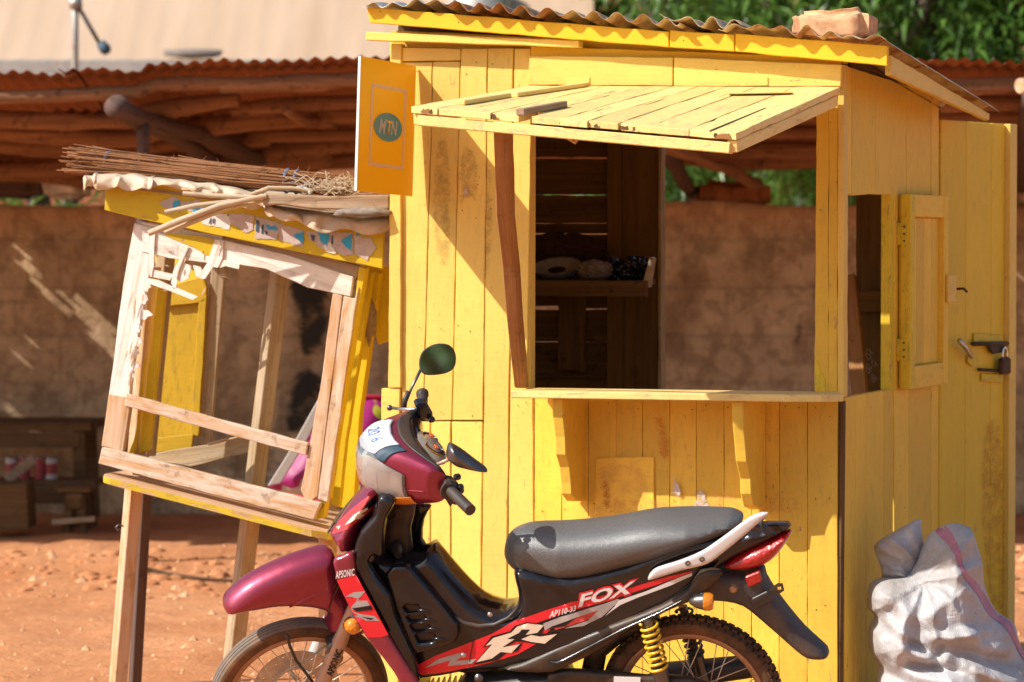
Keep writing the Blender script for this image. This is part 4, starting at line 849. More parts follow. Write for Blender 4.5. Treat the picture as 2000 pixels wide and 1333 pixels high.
# ---- MTN sign, at right angles to the front
SGW = KW @ Matrix.Translation((K.at(811, 255, -.02).x, 0, 0)) @ Matrix.Rotation(R(90), 4, 'Z'); SG = Frame(SGW)   # local x = away from the street, y = -kiosk x
sg = [SG.at(a, b, 0) for a, b in ((705, 110), (813, 130), (806, 384), (697, 373))]
sign = mk('sign', prism(sg, (0, .006, 0)), M['burst'], None, SGW, bevel=.001)
tagp(sign, 'upright orange sign with white frame and teal MTN badge, projecting from the kiosk corner', 'sign')
mk('edge_trim', prism([sg[0] + Vector((-.004, -.001, 0)), sg[0] + Vector((0, -.001, 0)), sg[3] + Vector((0, -.001, 0)), sg[3] + Vector((-.004, -.001, 0))], (0, .009, 0)), M['whst'], sign, SGW)
sp_ = lambda a, b, e=-.0012: SG.at(a, b, e)
fr_o = [(726, 163), (795, 175), (788, 333), (720, 323)]; fr_i = [(730, 170), (790, 181), (785, 326), (724, 317)]
v = [sp_(*q) for q in fr_o] + [sp_(*q) for q in fr_i]; mk('printed_frame', (v, [(i, (i + 1) % 4, (i + 1) % 4 + 4, i + 4) for i in range(4)]), M['signw'], sign, SGW)
cx, cy = 758, 249; v = []
for k in range(40): a = 2 * math.pi * k / 40; v.append(sp_(cx + 27.5 * math.cos(a), cy + 28 * math.sin(a) + 27.5 * math.cos(a) * .12, -.0022))
M['teal'] = simple('teal_badge', (.07, .30, .40), .4, 0, .02, 0); mk('badge', (v, [tuple(range(40))]), M['teal'], sign, SGW)
M['ltor'] = simple('letter_orange', (1.0, .55, .02), .4, 0, .02, 0)
pl_ = lambda a, b: sp_(a, b, -.0032)
textq('letter', 'M', [(743.5, 232), (755.5, 233.5), (751, 261.5), (740, 259)], pl_, M['signw'], sign, SG, bold=.03)
textq('letter', 'T', [(757, 236), (767, 237.5), (764, 259), (753.5, 258)], pl_, M['ltor'], sign, SG, bold=.02)
textq('letter', 'N', [(766, 237), (776.5, 238.5), (773.5, 266), (763.5, 264)], pl_, M['signw'], sign, SG, bold=.03)
mk('badge_mark', prism([sp_(756, 259.5, -.003), sp_(760.5, 260, -.003), sp_(759.5, 263, -.003), sp_(756.5, 262.5, -.003)], (0, .0005, 0)), M['redst'], sign, SGW)
# ---- prop stick
pk = K.at(982, 250, -.90); bk = K.at(1017, 757, -.10)
pts = [K.at(981, 246, -.93), K.at(985, 330, -.82), K.at(987, 420, -.68), K.at(998, 520, -.5), K.at(1005, 620, -.35), K.at(1013, 700, -.22), K.at(1018, 758, -.12)]
mb = MB(); n0 = 0; wv = [.030, .032, .031, .030, .028, .027, .024]
for i, p in enumerate(pts):
    for a, b in ((-1, -.7), (1, -1), (1.05, .8), (-.9, 1)): mb.v.append(p + Vector((a * wv[i] * .92, b * .022, 0)))
    if i:
        for k in range(4): mb.f.append(((i - 1) * 4 + k, (i - 1) * 4 + (k + 1) % 4, i * 4 + (k + 1) % 4, i * 4 + k))
mb.f += [(3, 2, 1, 0), (24, 25, 26, 27)]
o = mk('prop_stick', mb.vf, M['prop'], None, KW, gmat(pts[3], pts[0] - pts[-1], (0, 1, 0)), bevel=.006); tagp(o, 'rough brown stick standing on the counter and holding the hatch up', 'stick')
# ---- brick on the roof
zr = K.at(1640, 70, .1).z
block(1562, 20, 1713, 84, 10.62, .22, M['clay'], 'clay_brick', 'broken orange clay brick weighing down the kiosk roof', 'brick', seed=2, yaw=-.25)
# ---- shelf and what lies on it
ys_ = .86; zs = K.at(1150, 548, ys_).z
xa = XL + .04; xb = K.at(1266, 550, ys_).x
mk('shelf', prism([Vector((xa, ys_, zs)), Vector((xb, ys_, zs)), Vector((xb - .10, S - .06, zs)), Vector((xa, S - .06, zs))], (0, 0, -.018)), M['dark'], kiosk, KW); mk('shelf_edge', box(((xa + xb) / 2, ys_ - .01, zs - .03), (xb - xa, .02, .058)), M['dark'], kiosk, KW, gmat(((xa + xb) / 2, ys_, zs), (1, 0, 0), (0, 0, 1)), bevel=.002)
mk('shelf_end', prism([K.at(1269, 503, ys_), K.at(1274, 505, ys_), K.at(1265, 562, ys_), K.at(1256, 550, ys_)], (-.02, .10, 0)), M['rawg'], kiosk, KW)
pc_ = K.at(1088, 530, 1.02)
o = mk('plate', lathe([(0, -.01), (.07, -.012), (.085, .01), (.096, .022), (.098, .024), (.09, .018), (.0, -.002)], (0, 0, 0), (.03, -.36, .93), 36), M['plate'], None, KW @ Matrix.Translation(pc_) @ Matrix.Scale(.97, 4), smooth=True); tagp(o, 'oval grey enamel plate propped on the dark shelf inside the kiosk', 'plate')
o = mk('plate_scraps', lathe([(0, .008), (.035, .006), (.066, -.002), (.0, -.004)], (0, 0, 0), (.03, -.36, .93), 18), M['bag'], o, WM[o.name]) if o else None
def lump(name, px0, px1, py0, py1, y, dep, mat, label, cat, seed, crumple=.02, group=None):
    a = K.at(px0, py1, y); b = K.at(px1, py0, y); import bmesh
    bm = bmesh.new(); bmesh.ops.create_icosphere(bm, subdivisions=4, radius=1)
    for v_ in bm.verts:
        n_ = v_.co.normalized(); r_ = 1 + .3 * (1 - abs(mnoise.noise(n_ * 2.5 + Vector((seed, 0, 0)))) * 2) * .5 + .22 * (1 - 2 * abs(mnoise.noise(n_ * 5 + Vector((0, seed, 0))))); v_.co = Vector((n_.x * (b.x - a.x) / 2 * r_, n_.y * dep / 2 * r_, n_.z * (b.z - a.z) / 2 * r_))
    me = bpy.data.meshes.new(name); bm.to_mesh(me); bm.free(); me.materials.append(mat); o = bpy.data.objects.new(name, me); COL.objects.link(o); o.matrix_world = KW @ Matrix.Translation((a + b) / 2); return tagp(o, label, cat, group)
lump('plastic_bag', 1208, 1268, 505, 546, .98, .12, M['bag'], 'knotted black plastic bag at the right end of the dark shelf', 'bag', 3)
o = mk('bag_knot', tube([K.at(1232, 510, .98), K.at(1228, 490, .98), K.at(1226, 480, .97)], [.014, .012, .002], 7), M['bag'], bpy.data.objects['plastic_bag'], KW) if False else None
lump('plastic_bag', 1178, 1215, 508, 546, 1.02, .1, M['bag'], 'crumpled black plastic bag beside the grey pot on the dark shelf', 'bag', 8)
lump('stone_bowl', 1135, 1190, 512, 545, .95, .1, M['grayst'], 'dull grey tipped bowl between the plate and the black bags', 'bowl', 12)
o = lump('folded_cloth', 1028, 1165, 462, 530, 1.20, .09, M['cloth'], 'dark striped cloth heaped behind the plate on the shelf', 'cloth', 15)
# denim and straw showing in the gap
o = lump('denim_cloth', 1625, 1645, 925, 1030, .10, .05, M['jeans'], 'faded blue denim stuffed behind the gap at the kiosk front corner', 'cloth', 21)
# ================================================================== BROKEN LEFT STALL
YS = 11.75
lk = P(245, 1000, YS); LW = Matrix.Translation((lk.x, YS, 0)) @ Matrix.Rotation(R(-14), 4, 'Z'); L = Frame(LW)
stall = thing('display_stall', 'leaning broken wooden display stall with peeling white and yellow frame on tall legs', 'stall', LW)
def lp(name, pts, y0=0.0, t=.03, mat='raw', grain=None, **kw):
    q = [L.at(a, b, y0) for a, b in pts]; g = grain if grain is not None else max(((q[(i + 1) % len(q)] - q[i]) for i in range(len(q))), key=lambda v: v.length)
    return plank(name, L, pts, y0, t, M[mat], stall, grain=g, **kw)
def lbeam(name, a, b, ya, yb, w_, t, mat, rot=0, **kw):
    A_ = L.at(*a, ya); B2 = L.at(*b, yb); up = Matrix.Rotation(rot, 3, 'Z') @ Vector((0, 1, 0)); return pbeam(name, L, A_, B2, w_, t, M[mat], stall, up=up, **kw)
DP = .55
# legs and posts, square and turned so that one face takes the sun
LR = R(-46)
lbeam('leg', (297, 520), (225, 1398), .10, .10, .058, .050, 'rawo', LR); lbeam('leg', (548, 528), (442, 1398), .16, .16, .060, .056, 'rawg', LR)
lbeam('post', (428, 522), (398, 880), DP, DP, .052, .04, 'rawg', R(10))
lbeam('leg', (640, 900), (640, 1400), DP, DP, .06, .05, 'rawo', LR)
lbeam('leg', (285, 940), (262, 1360), DP, DP, .04, .04, 'post', LR)
# left side: yellow strips behind the white post
lp('side_strip', [(311, 530), (323, 560), (292, 880), (270, 886)], .06, .03, 'yel_lem'); lp('side_strip', [(262, 860), (274, 800), (282, 700), (262, 884), (252, 886)][:5], .04, .02, 'yel_lem')
lbeam('post', (327, 470), (286, 890), .22, .22, .045, .06, 'rawg', R(-20))
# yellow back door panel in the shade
pn = lp('back_panel', [(318, 560), (398, 555), (372, 866), (285, 884)], DP - .02, .015, 'yel_shaded')
lp('panel_rail', [(322, 562), (396, 540), (404, 562), (401, 590), (318, 600)], DP - .045, .02, 'yel_shaded'); lp('panel_stile', [(388, 590), (404, 575), (388, 852), (371, 852)], DP - .045, .02, 'yel_shaded')
lp('panel_rail', [(286, 858), (378, 848), (374, 878), (284, 886)], DP - .05, .02, 'yel_shaded'); lp('back_board', [(300, 490), (330, 490), (395, 545), (400, 562), (310, 560)], DP, .015, 'yel_green')
lp('back_board', [(420, 560), (440, 530), (420, 600)], DP, .01, 'yel_green') if False else None
lp('floor_beam', [(285, 898), (300, 886), (490, 855), (492, 882), (372, 912)], .42, .04, 'rawg'); lp('thin_rail', [(404, 866), (480, 848), (482, 853), (406, 871)], .36, .015, 'rawo')
# sloping tray
ty = L.at(200, 925, -.10); tray = [(199, 914, -.10), (203, 930, -.13), (228, 941, -.15), (400, 985, -.15), (560, 1024, -.15), (640, 1018, -.12), (672, 1003, -.02), (672, 985, .45), (220, 880, .45)]
tz0 = L.at(203, 930, -.13); tz1 = L.at(560, 1024, -.15)
def tz(x): return tz0.z + (tz1.z - tz0.z) * (x - tz0.x) / (tz1.x - tz0.x)
q = [L.at(a, b, y) for a, b, y in tray]; xr = L.at(668, 1000, 0).x; xl_ = L.at(199, 914, -.1).x
tp = [Vector((xl_, .0, 0)), Vector((xl_, -.08, 0)), Vector((xl_ + .02, -.13, 0)), Vector((xl_ + .05, -.15, 0)), Vector((tz1.x, -.15, 0)), Vector((tz1.x + .09, -.145, 0)), Vector((tz1.x + .15, -.11, 0)), Vector((xr, -.04, 0)), Vector((xr, .5, 0)), Vector((xl_, .5, 0))]
tp = [Vector((p.x, p.y, tz(p.x) + p.y * .0)) for p in rough(tp, .05, .0015)]
mk('tray', prism(tp, (0, 0, -.022)), M['rawo'], stall, LW, gmat(tp[0], tz1 - tz0, (0, 0, 1)), bevel=.003)
ed = [p + Vector((0, -.0025, 0)) for p in tp if p.y < -.03]; vv_ = []; ff_ = []
for i, p in enumerate(ed): vv_ += [p + Vector((-.002 if p.x < tp[0].x + .03 else .0015, 0, .001)), p + Vector((-.002 if p.x < tp[0].x + .03 else .0015, 0, -.023))]
for i in range(len(ed) - 1): ff_.append((2 * i, 2 * i + 1, 2 * i + 3, 2 * i + 2))
mk('tray_edge', (vv_, ff_), M['yel_worn'], stall, LW, gmat(tp[0], tz1 - tz0, (0, 0, 1)))
lp('tray_batten', [(240, 890), (262, 894), (600, 990), (604, 1004), (252, 906)], .04, .05, 'rawo')
mk('tray_support', prism([L.at(500, 1005, .3), L.at(645, 1040, .3), L.at(640, 1062, .3), L.at(560, 1025, .3)], (0, .04, 0)), M['rawo'], stall, LW, bevel=.003)
# front frame
lp('frame_post', [(262, 436), (300, 446), (303, 470), (262, 700), (238, 884), (198, 872), (220, 720), (240, 560)], -.03, .03, 'white'); lp('frame_post', [(212, 770), (256, 778), (240, 884), (198, 870)], -.036, .034, 'rawo')
lp('frame_rail', [(276, 448), (436, 478), (437, 500), (430, 517), (330, 505), (276, 492)], -.036, .02, 'white')
lp('frame_rail', [(432, 468), (560, 498), (690, 541), (684, 580), (600, 562), (520, 526), (430, 512)], -.034, .028, 'white')
lp('frame_rail', [(434, 462), (560, 482), (702, 520), (694, 548), (560, 506), (434, 474)], -.026, .03, 'weather')
lp('upper_rail', [(270, 432), (440, 462), (440, 474), (290, 450)], -.02, .03, 'white', amp=.003)
lp('paint_flake', [(336, 456), (372, 459), (428, 470), (418, 488), (410, 500), (400, 497), (380, 484), (345, 470), (322, 460)], -.040, .004, 'yel_lem', amp=.004, bevel=0)
for pts, dy in (([(420, 468), (436, 470), (434, 505), (425, 523), (416, 522), (400, 545), (392, 545), (388, 538), (404, 515)], -.044), ([(358, 480), (368, 482), (348, 530), (342, 560), (334, 555), (338, 530), (352, 505)], -.046), ([(290, 452), (303, 455), (301, 515), (296, 540), (287, 530), (292, 490)], -.044),
                ([(294, 526), (338, 536), (332, 548), (292, 540)], -.04), ([(286, 543), (310, 548), (386, 580), (376, 586), (330, 568), (284, 552)], -.05), ([(354, 512), (374, 520), (368, 545), (352, 552), (346, 545)], -.038), ([(376, 518), (392, 522), (398, 540), (384, 543)], -.036),
                ([(430, 506), (468, 516), (466, 526), (440, 520), (428, 524)], -.04), ([(318, 567), (345, 556), (344, 560), (322, 570)], -.03), ([(338, 545), (346, 548), (343, 566), (336, 564)], -.05)):
    lp('splintered_strip', pts, dy, .006, 'white', amp=.003, bevel=0)
rs = random.Random(77)
for k in range(34):
    if k < 20: x, y, an = rs.uniform(285, 440), rs.uniform(465, 560), rs.choice([.25, .3, 1.7, 1.8]) + rs.uniform(-.2, .2)
    else: x, y, an = 262 + (k - 20) * 0 + rs.uniform(-2, 22), rs.uniform(560, 760), 1.75 + rs.uniform(-.15, .15); x -= (y - 560) * .12
    ll = rs.uniform(14, 46) * (.6 if k < 20 else 1); dx, dy = math.cos(an) * ll, math.sin(an) * ll; w_ = rs.uniform(.7, 2.2)
    lp('splinter', [(x, y), (x + dx * .5 + w_, y + dy * .5), (x + dx, y + dy), (x + dx * .5 - w_, y + dy * .5)], -.05 + rs.uniform(-.004, .006), .0025, rs.choice(['white', 'raw', 'rawo']), amp=.001, bevel=0)
for i, (x, y) in enumerate([(284, 560), (281, 585), (277, 615), (270, 640), (266, 668), (262, 690), (258, 715), (252, 735)]):
    w_ = [12, 9, 22, 8, 12, 10, 16, 12][i]; lp('paint_flake', [(x - 3, y - 10), (x + w_ * .6, y - 8), (x + w_, y + 1), (x + w_ * .5, y + 4), (x + w_ * .3, y + 10), (x - 5, y + 9)], -.034, .006, 'white', amp=.002, bevel=0)
lp('mid_rail', [(246, 769), (420, 818), (601, 866), (597, 890), (420, 842), (243, 793)], -.045, .03, 'raw')
lp('frame_post', [(650, 573), (669, 578), (620, 970), (600, 985), (587, 958), (625, 760)], -.034, .03, 'rawo'); lp('frame_post', [(671, 578), (693, 584), (700, 560), (640, 982), (620, 975)], -.032, .03, 'raw')
lp('yellow_stile', [(700, 520), (714, 524), (632, 1012), (612, 1016), (624, 985), (640, 975), (694, 582)], -.024, .05, 'yel_lem')
lp('bottom_rail', [(199, 874), (400, 925), (626, 983), (612, 1016), (400, 962), (192, 906)], -.06, .035, 'raw')
# right side posts
lp('side_post', [(716, 530), (728, 532), (676, 860), (662, 992), (645, 984), (668, 800), (686, 610)], .12, .035, 'yel_lem'); lp('side_post', [(730, 532), (742, 535), (704, 800), (690, 996), (664, 992), (680, 850)], .20, .05, 'yel_lem')
lp('splintered_board', [(704, 525), (712, 555), (735, 610), (733, 660), (726, 655), (720, 680), (714, 655), (708, 675), (700, 640), (705, 600), (698, 560)], .17, .012, 'weather', amp=.004)
lp('side_board', [(712, 515), (765, 522), (765, 664), (738, 674), (726, 620), (716, 560)], .26, .015, 'yel_lem')
# fascia with torn posters
FY = -.078
fa = lp('fascia_board', [(205, 350), (320, 360), (480, 392), (750, 445), (747, 526), (600, 496), (320, 438), (204, 411)], FY, .02, 'yel_lem')
def torn(pts, mat, e=.003, amp=.004, nm='torn_poster'):
    q = rough([L.at(a, b, FY) for a, b in pts], .012, amp)
    for p in q: p.y = FY - e
    return mk(nm, (q, [tuple(range(len(q)))]), M[mat], fa, LW)
T_ = lambda x, y: (190 + x / 3.448, 310 + y / 3.448)
for pts, m_, e in (([(420, 300), (520, 255), (560, 275), (550, 330), (500, 345), (460, 330)], 'torn', .002), ([(510, 300), (555, 280), (558, 315), (512, 335)], 'blue', .004), ([(560, 290), (690, 280), (740, 350), (700, 385), (640, 360), (570, 330)], 'torn', .002), ([(640, 345), (740, 340), (700, 378), (655, 372)], 'blue', .004),
                   ([(740, 370), (880, 370), (900, 430), (890, 480), (760, 455), (700, 430)], 'tornw', .002), ([(890, 365), (1060, 380), (1050, 480), (1000, 500), (900, 440)], 'torn', .0025), ([(1065, 395), (1225, 430), (1215, 545), (1060, 535)], 'torn', .003), ([(1225, 440), (1400, 490), (1390, 600), (1230, 550)], 'torn', .002),
                   ([(1325, 515), (1390, 492), (1385, 572)], 'blue', .0045), ([(1410, 490), (1600, 500), (1620, 640), (1500, 600), (1430, 540)], 'torn', .002), ([(1480, 500), (1558, 490), (1556, 600), (1520, 570)], 'blue', .0045), ([(1520, 590), (1570, 560), (1610, 640), (1540, 625)], 'tornw', .004),
                   ([(1575, 500), (1725, 490), (1725, 650), (1650, 650), (1590, 590)], 'torn', .003), ([(1640, 560), (1720, 500), (1718, 630)], 'blue', .0048), ([(1730, 520), (1850, 540), (1880, 600), (1820, 690), (1730, 640)], 'torn', .0028), ([(1745, 480), (1800, 490), (1750, 525)], 'blue', .004),
                   ([(1130, 445), (1215, 465), (1213, 485), (1150, 475)], 'blue', .0045)):
    torn([T_(*p) for p in pts], m_, e)
for pts in ([(1072, 415), (1092, 417), (1090, 495), (1070, 493)], [(1110, 445), (1125, 448), (1120, 510), (1106, 505)], [(1130, 488), (1150, 492), (1146, 515), (1134, 512)], [(765, 400), (775, 400), (765, 440), (752, 438)], [(785, 400), (795, 405), (790, 440), (780, 440)], [(1440, 510), (1470, 520), (1460, 560), (1445, 545)], [(1580, 520), (1592, 520), (1590, 580), (1578, 570)], [(880, 372), (888, 372), (885, 390), (878, 390)]):
    torn([T_(*p) for p in pts], 'navy', .0052, .0005, 'printed_stroke')
# peeling sheet roof: front lip hangs in waves
def lip(x0, x1, base, amp, seed, drop, mat='palet', up=6):
    rl = random.Random(seed * 7 + int(x0)); xs_l = [x0]
    while xs_l[-1] < x1: xs_l.append(xs_l[-1] + rl.choice([5, 9, 14, 22, 30]) * rl.uniform(.7, 1.2))
    xs_l[-1] = x1; rows_ = 4; prof = []
    for x in xs_l: prof.append((x, drop * rl.choice([.35, .7, .9, 1.1, 1.5]) * rl.uniform(.8, 1.1), rl.uniform(-.035, .035), rl.uniform(-5, 4) * amp * .7, rl.uniform(-.02, .03)))
    v = []
    for x, dr_, fo_, zz, f2 in prof:
        yb = np.interp(x, [b[0] for b in base], [b[1] for b in base])
        q = L.at(x, yb - up - 3 + zz * .5, .0); v.append(Vector((q.x, .5, q.z)))
        v.append(L.at(x, yb - up + zz, FY + .10)); v.append(L.at(x + fo_ * 40, yb - up * .55 + zz, FY - .05 + f2)); v.append(L.at(x + fo_ * 60, yb + dr_ * .2, FY - .075 + fo_)); v.append(L.at(x + fo_ * 110, yb + dr_ * .65, FY - .07 + fo_ * .6 + f2))
    r_ = 5; f = []
    for i in range(len(prof) - 1):
        for j in range(r_ - 1): a, b2, c2, d2 = i * r_ + j, (i + 1) * r_ + j, (i + 1) * r_ + j + 1, i * r_ + j + 1; f += [(a, b2, c2), (a, c2, d2)] if rl.random() < .5 else [(a, b2, d2), (b2, c2, d2)]
    o = mk('roof_sheet', (v, f), M[mat], stall, LW); s = o.modifiers.new('sub', 'SUBSURF'); s.levels = s.render_levels = 3; o.data.polygons.foreach_set('use_smooth', [True] * len(o.data.polygons)); s = o.modifiers.new('solid', 'SOLIDIFY'); s.thickness = .0015; return o
lip(162, 300, [(160, 352), (200, 345), (300, 352)], 1.2, 3, 30, up=8); lip(290, 520, [(290, 352), (420, 366), (520, 388)], 1.0, 8, 20, up=6); lip(372, 520, [(372, 366), (520, 396)], 1.0, 28, 26, up=6); lip(515, 762, [(515, 410), (600, 422), (680, 430), (762, 424)], 1.6, 14, 34, up=10)
mk('roof_board', prism([L.at(205, 356, -.08), L.at(760, 432, -.08), L.at(760, 432, -.08) + Vector((0, .75, 0)), L.at(205, 356, -.08) + Vector((0, .75, 0))], (0, 0, -.012)), M['weather'], stall, LW)
mk('bent_nail', tube([L.at(240, 1028, -.05), L.at(232, 1025, -.08), L.at(226, 1030, -.08), L.at(229, 1036, -.08), L.at(234, 1033, -.08)], .004, 6), M['gun'], stall, LW, smooth=True)
# things lying on that roof
r_ = random.Random(5); mb = MB(); A_ = L.at(150, 314, .05); B2 = L.at(690, 366, .05); dr = (B2 - A_).normalized()
for i in range(520):
    a = r_.uniform(0, 6.28); rad = .040 * math.sqrt(r_.random()); o_ = Vector((0, math.cos(a) * rad * 1.3, math.sin(a) * rad)); s0 = r_.uniform(-.06, .35) if r_.random() < .5 else r_.uniform(-.05, .5); s1 = r_.uniform(.55, 1.0)
    a0 = A_ + (B2 - A_) * s0; b0 = A_ + (B2 - A_) * s1; spread = 1 + max(0, .10 - s0) * 4; w_ = Vector((0, r_.gauss(0, .006), r_.gauss(0, .006)))
    mb.add(tube([a0 + o_ * spread + w_ + Vector((0, 0, .0)), (a0 + b0) / 2 + o_ + Vector((0, r_.gauss(0, .004), r_.gauss(0, .004))), b0 + o_], [.0026, .0034, .0022], 5, cap=False))
for i in range(240):
    s = r_.uniform(0, 1.0); p = A_ + (B2 - A_) * s + Vector((0, r_.uniform(-.05, 0), r_.uniform(-.02, .03))); d = Vector((r_.uniform(-.05, .05), r_.uniform(-.02, .02), r_.uniform(-.01, .035))); mb.add(tube([p, p + d * .6, p + d], [.0016, .0014, .0008], 3, cap=False))
bun = thing('twig_bundle', 'long bundle of thin reddish twigs lying across the broken stall roof', 'bundle', LW)
tagp(mk('twigs', mb.vf, M['twig'], bun, LW, gmat(A_, dr, (0, 0, 1))), kind='stuff')
for s in (.115, .765, .80): c = A_ + (B2 - A_) * s; mk('blue_tie', lathe([(.044, -.005), (.047, 0), (.044, .005)], c, dr, 18, cap=False), M['tie'], bun, LW, smooth=True)
mb = MB()
for i in range(170):
    p = L.at(r_.uniform(585, 700), r_.uniform(358, 384), r_.uniform(-.1, .15)); a = r_.uniform(0, 6.28); d = Vector((math.cos(a) * .09, r_.uniform(-.03, .03), abs(math.sin(a)) * .02 + r_.uniform(-.005, .03))); mb.add(tube([p, p + d * .5 + Vector((0, 0, r_.uniform(0, .03))), p + d], .0018, 4, cap=False))
tagp(mk('straw', mb.vf, M['stick'], None, LW, gmat(p, (1, 0, 0), (0, 0, 1))), 'tangle of dry straw and stems beside the twig bundle', kind='stuff')
g_ = L.at(513, 392, -.19); e_ = L.at(758, 392, -.19)
o = mk('plank', prism(rough([L.at(a, b, -.20) for a, b in ((513, 377), (560, 380), (640, 384), (760, 381), (760, 410), (690, 412), (600, 408), (545, 400), (513, 402))], .03, .002), (0, .11, 0)), M['weather'], None, LW, gmat(g_, e_ - g_, (0, 1, 0)), bevel=.005); tagp(o, 'thick weathered plank lying on the right half of the broken stall roof', 'plank')
def stk(pts, r0, lab, mat='stick'):
    q = [L.at(a, b, y) for a, b, y in pts]; o = mk('stick', tube(q, [r0, r0 * 1.12, r0, r0 * .8][:len(q)] if len(q) <= 4 else r0, 9), M[mat], None, LW, gmat(q[0], q[-1] - q[0], (0, 1, 0)), smooth=True, auto=50); tagp(o, lab, 'stick')
stk([(322, 415, -.28), (380, 402, -.26), (450, 394, -.22), (520, 390, -.18)], .008, 'thin peeled stick, middle one of those poking left from under the plank')
stk([(291, 456, -.30), (350, 432, -.30), (430, 402, -.26), (520, 383, -.2)], .011, 'long knobbly stick reaching down to the white frame corner')
stk([(322, 455, -.27), (380, 432, -.27), (440, 408, -.24), (515, 392, -.18)], .009, 'stick lying just under the long knobbly one')
stk([(357, 378, -.24), (420, 383, -.22), (500, 386, -.2)], .008, 'upper straight stick poking left from the plank end')
stk([(488, 382, -.2), (525, 368, -.16), (570, 368, -.12), (610, 374, -.1)], .008, 'curved pale stick arching behind the plank end')
o = mk('cord', tube([L.at(560, 372, -.05), L.at(590, 365, -.06), L.at(604, 372, -.1), L.at(606, 380, -.12)], .006, 7), M['plate'], None, LW, smooth=True); tagp(o, 'short loop of whitish cord by the straw on the stall roof', 'cord')
qa = L.at(663, 405, -.2); qb = L.at(758, 428, -.2)
import bmesh
bm = bmesh.new(); bmesh.ops.create_icosphere(bm, subdivisions=3, radius=1)
for v_ in bm.verts: v_.co = Vector((v_.co.x * .105, v_.co.y * .06, max(-.5, v_.co.z) * .022)) * (1 + .25 * mnoise.noise(v_.co * 2))
me = bpy.data.meshes.new('stone'); bm.to_mesh(me); bm.free(); me.materials.append(M['grayst']); me.polygons.foreach_set('use_smooth', [True] * len(me.polygons)); o = bpy.data.objects.new('stone', me); COL.objects.link(o); o.matrix_world = LW @ Matrix.Translation((qa + qb) / 2); tagp(o, 'flat grey stone under the plank at the right end of the stall roof', 'stone')
# pink printed sheet behind the stall
PW = Frame(Matrix.Translation((0, 13.6, 0)))
def fold(x, z): return .05 * mnoise.noise(Vector((x * 5, z * 3, 1))) + .02 * mnoise.noise(Vector((x * 14, z * 9, 4)))
vf, s_ = pillow(L2(PW, [(640, 776), (770, 778), (770, 985), (560, 965), (522, 950), (560, 905), (605, 850)]), .10, .25, .02, disp=fold)
pk_ = thing('plastic_sheet', 'magenta printed plastic sheet with white and yellow blotches behind the stall', 'plastic sheet', PW.W)
mk('sheet', vf, M['pink'], pk_, smooth=True); mk('rim', tube([PW.at(640, 777, -.02), PW.at(700, 774, -.02), PW.at(780, 778, -.02)], .010, 8), M['pinkrim'], pk_, smooth=True); mk('rim', tube([PW.at(560, 968, -.10), PW.at(640, 985, -.10), PW.at(770, 990, -.10)], .012, 8), M['pinkrim'], pk_, smooth=True)
mk('side_band', prism([PW.at(a, b, -.10) for a, b in ((624, 775), (640, 778), (600, 860), (548, 945), (522, 950), (560, 890))], (0, .02, 0)), M['greyband'], pk_, bevel=.004)
# ================================================================== SACK
sx_ = lambda x, y: (1500 + .3 * x, 933 + .3 * y)
XW = Frame(Matrix.Translation((P(1850, 1300, 10.82).x, 10.82, 0)))
body = [(660, 700), (740, 650), (900, 640), (960, 560), (1010, 440), (1060, 360), (1190, 298), (1310, 325), (1350, 400), (1395, 560), (1410, 700), (1480, 860), (1600, 950), (1640, 1080), (1720, 1250), (1780, 1450), (1780, 1640), (1500, 1700), (1000, 1700), (720, 1640), (690, 1420), (715, 1220), (660, 1130), (650, 1000), (690, 900), (645, 840)]
def ridge(x, z, a, b, w_, h):
    ax_, az_ = a; bx, bz = b; dx, dz = bx - ax_, bz - az_; Lg = dx * dx + dz * dz; t = max(0, min(1, ((x - ax_) * dx + (z - az_) * dz) / Lg)); d = math.hypot(x - ax_ - t * dx, z - az_ - t * dz); return h * math.exp(-(d / w_) ** 2) * math.sin(math.pi * min(1, .15 + .7 * t + .0))
_rd = []
for a, b, w_, h in (((1000, 1000), (1400, 960), 40, .05), ((850, 780), (820, 1140), 45, .05), ((1080, 980), (1040, 1220), 40, -.045), ((820, 1100), (1060, 1130), 50, .05), ((700, 860), (860, 1000), 35, .04), ((1100, 1060), (1560, 1180), 50, -.05), ((900, 1240), (1300, 1300), 45, .045), ((1300, 1200), (1640, 1330), 50, .05),
                    ((1150, 500), (1250, 800), 60, .03), ((1200, 620), (1500, 980), 40, .025), ((760, 640), (980, 640), 40, .04), ((1100, 700), (1000, 900), 60, .03), ((1380, 700), (1560, 960), 30, -.02), ((690, 1200), (900, 1330), 40, -.045), ((1250, 900), (1380, 1010), 30, -.03), ((740, 1150), (690, 1000), 30, .03), ((860, 1020), (1060, 1120), 25, -.04), ((900, 1180), (1180, 1210), 35, -.05)):
    pa, pb_ = XW.at(*sx_(*a)), XW.at(*sx_(*b)); _rd.append(((pa.x, pa.z), (pb_.x, pb_.z), w_ * .3 / 610, h * 1.0))
def crease(x, z, th, f, w_, seed):
    u = x * math.cos(th) + z * math.sin(th); v_ = -x * math.sin(th) + z * math.cos(th); u += .05 * mnoise.noise(Vector((x * 4, z * 4, seed))) + .015 * mnoise.noise(Vector((x * 13, z * 13, seed)))
    k = u * f; c_ = abs(k - round(k)) * 2; m_ = max(0, mnoise.noise(Vector((round(k) * 3.7, v_ * 4, seed))) + .25); return (1 - c_) ** w_ * m_
XN = Frame(Matrix.Translation((XW.W.translation.x, 10.84, 0)))
kn_ = XN.at(*sx_(965, 668)); kb_ = XW.at(*sx_(975, 655))
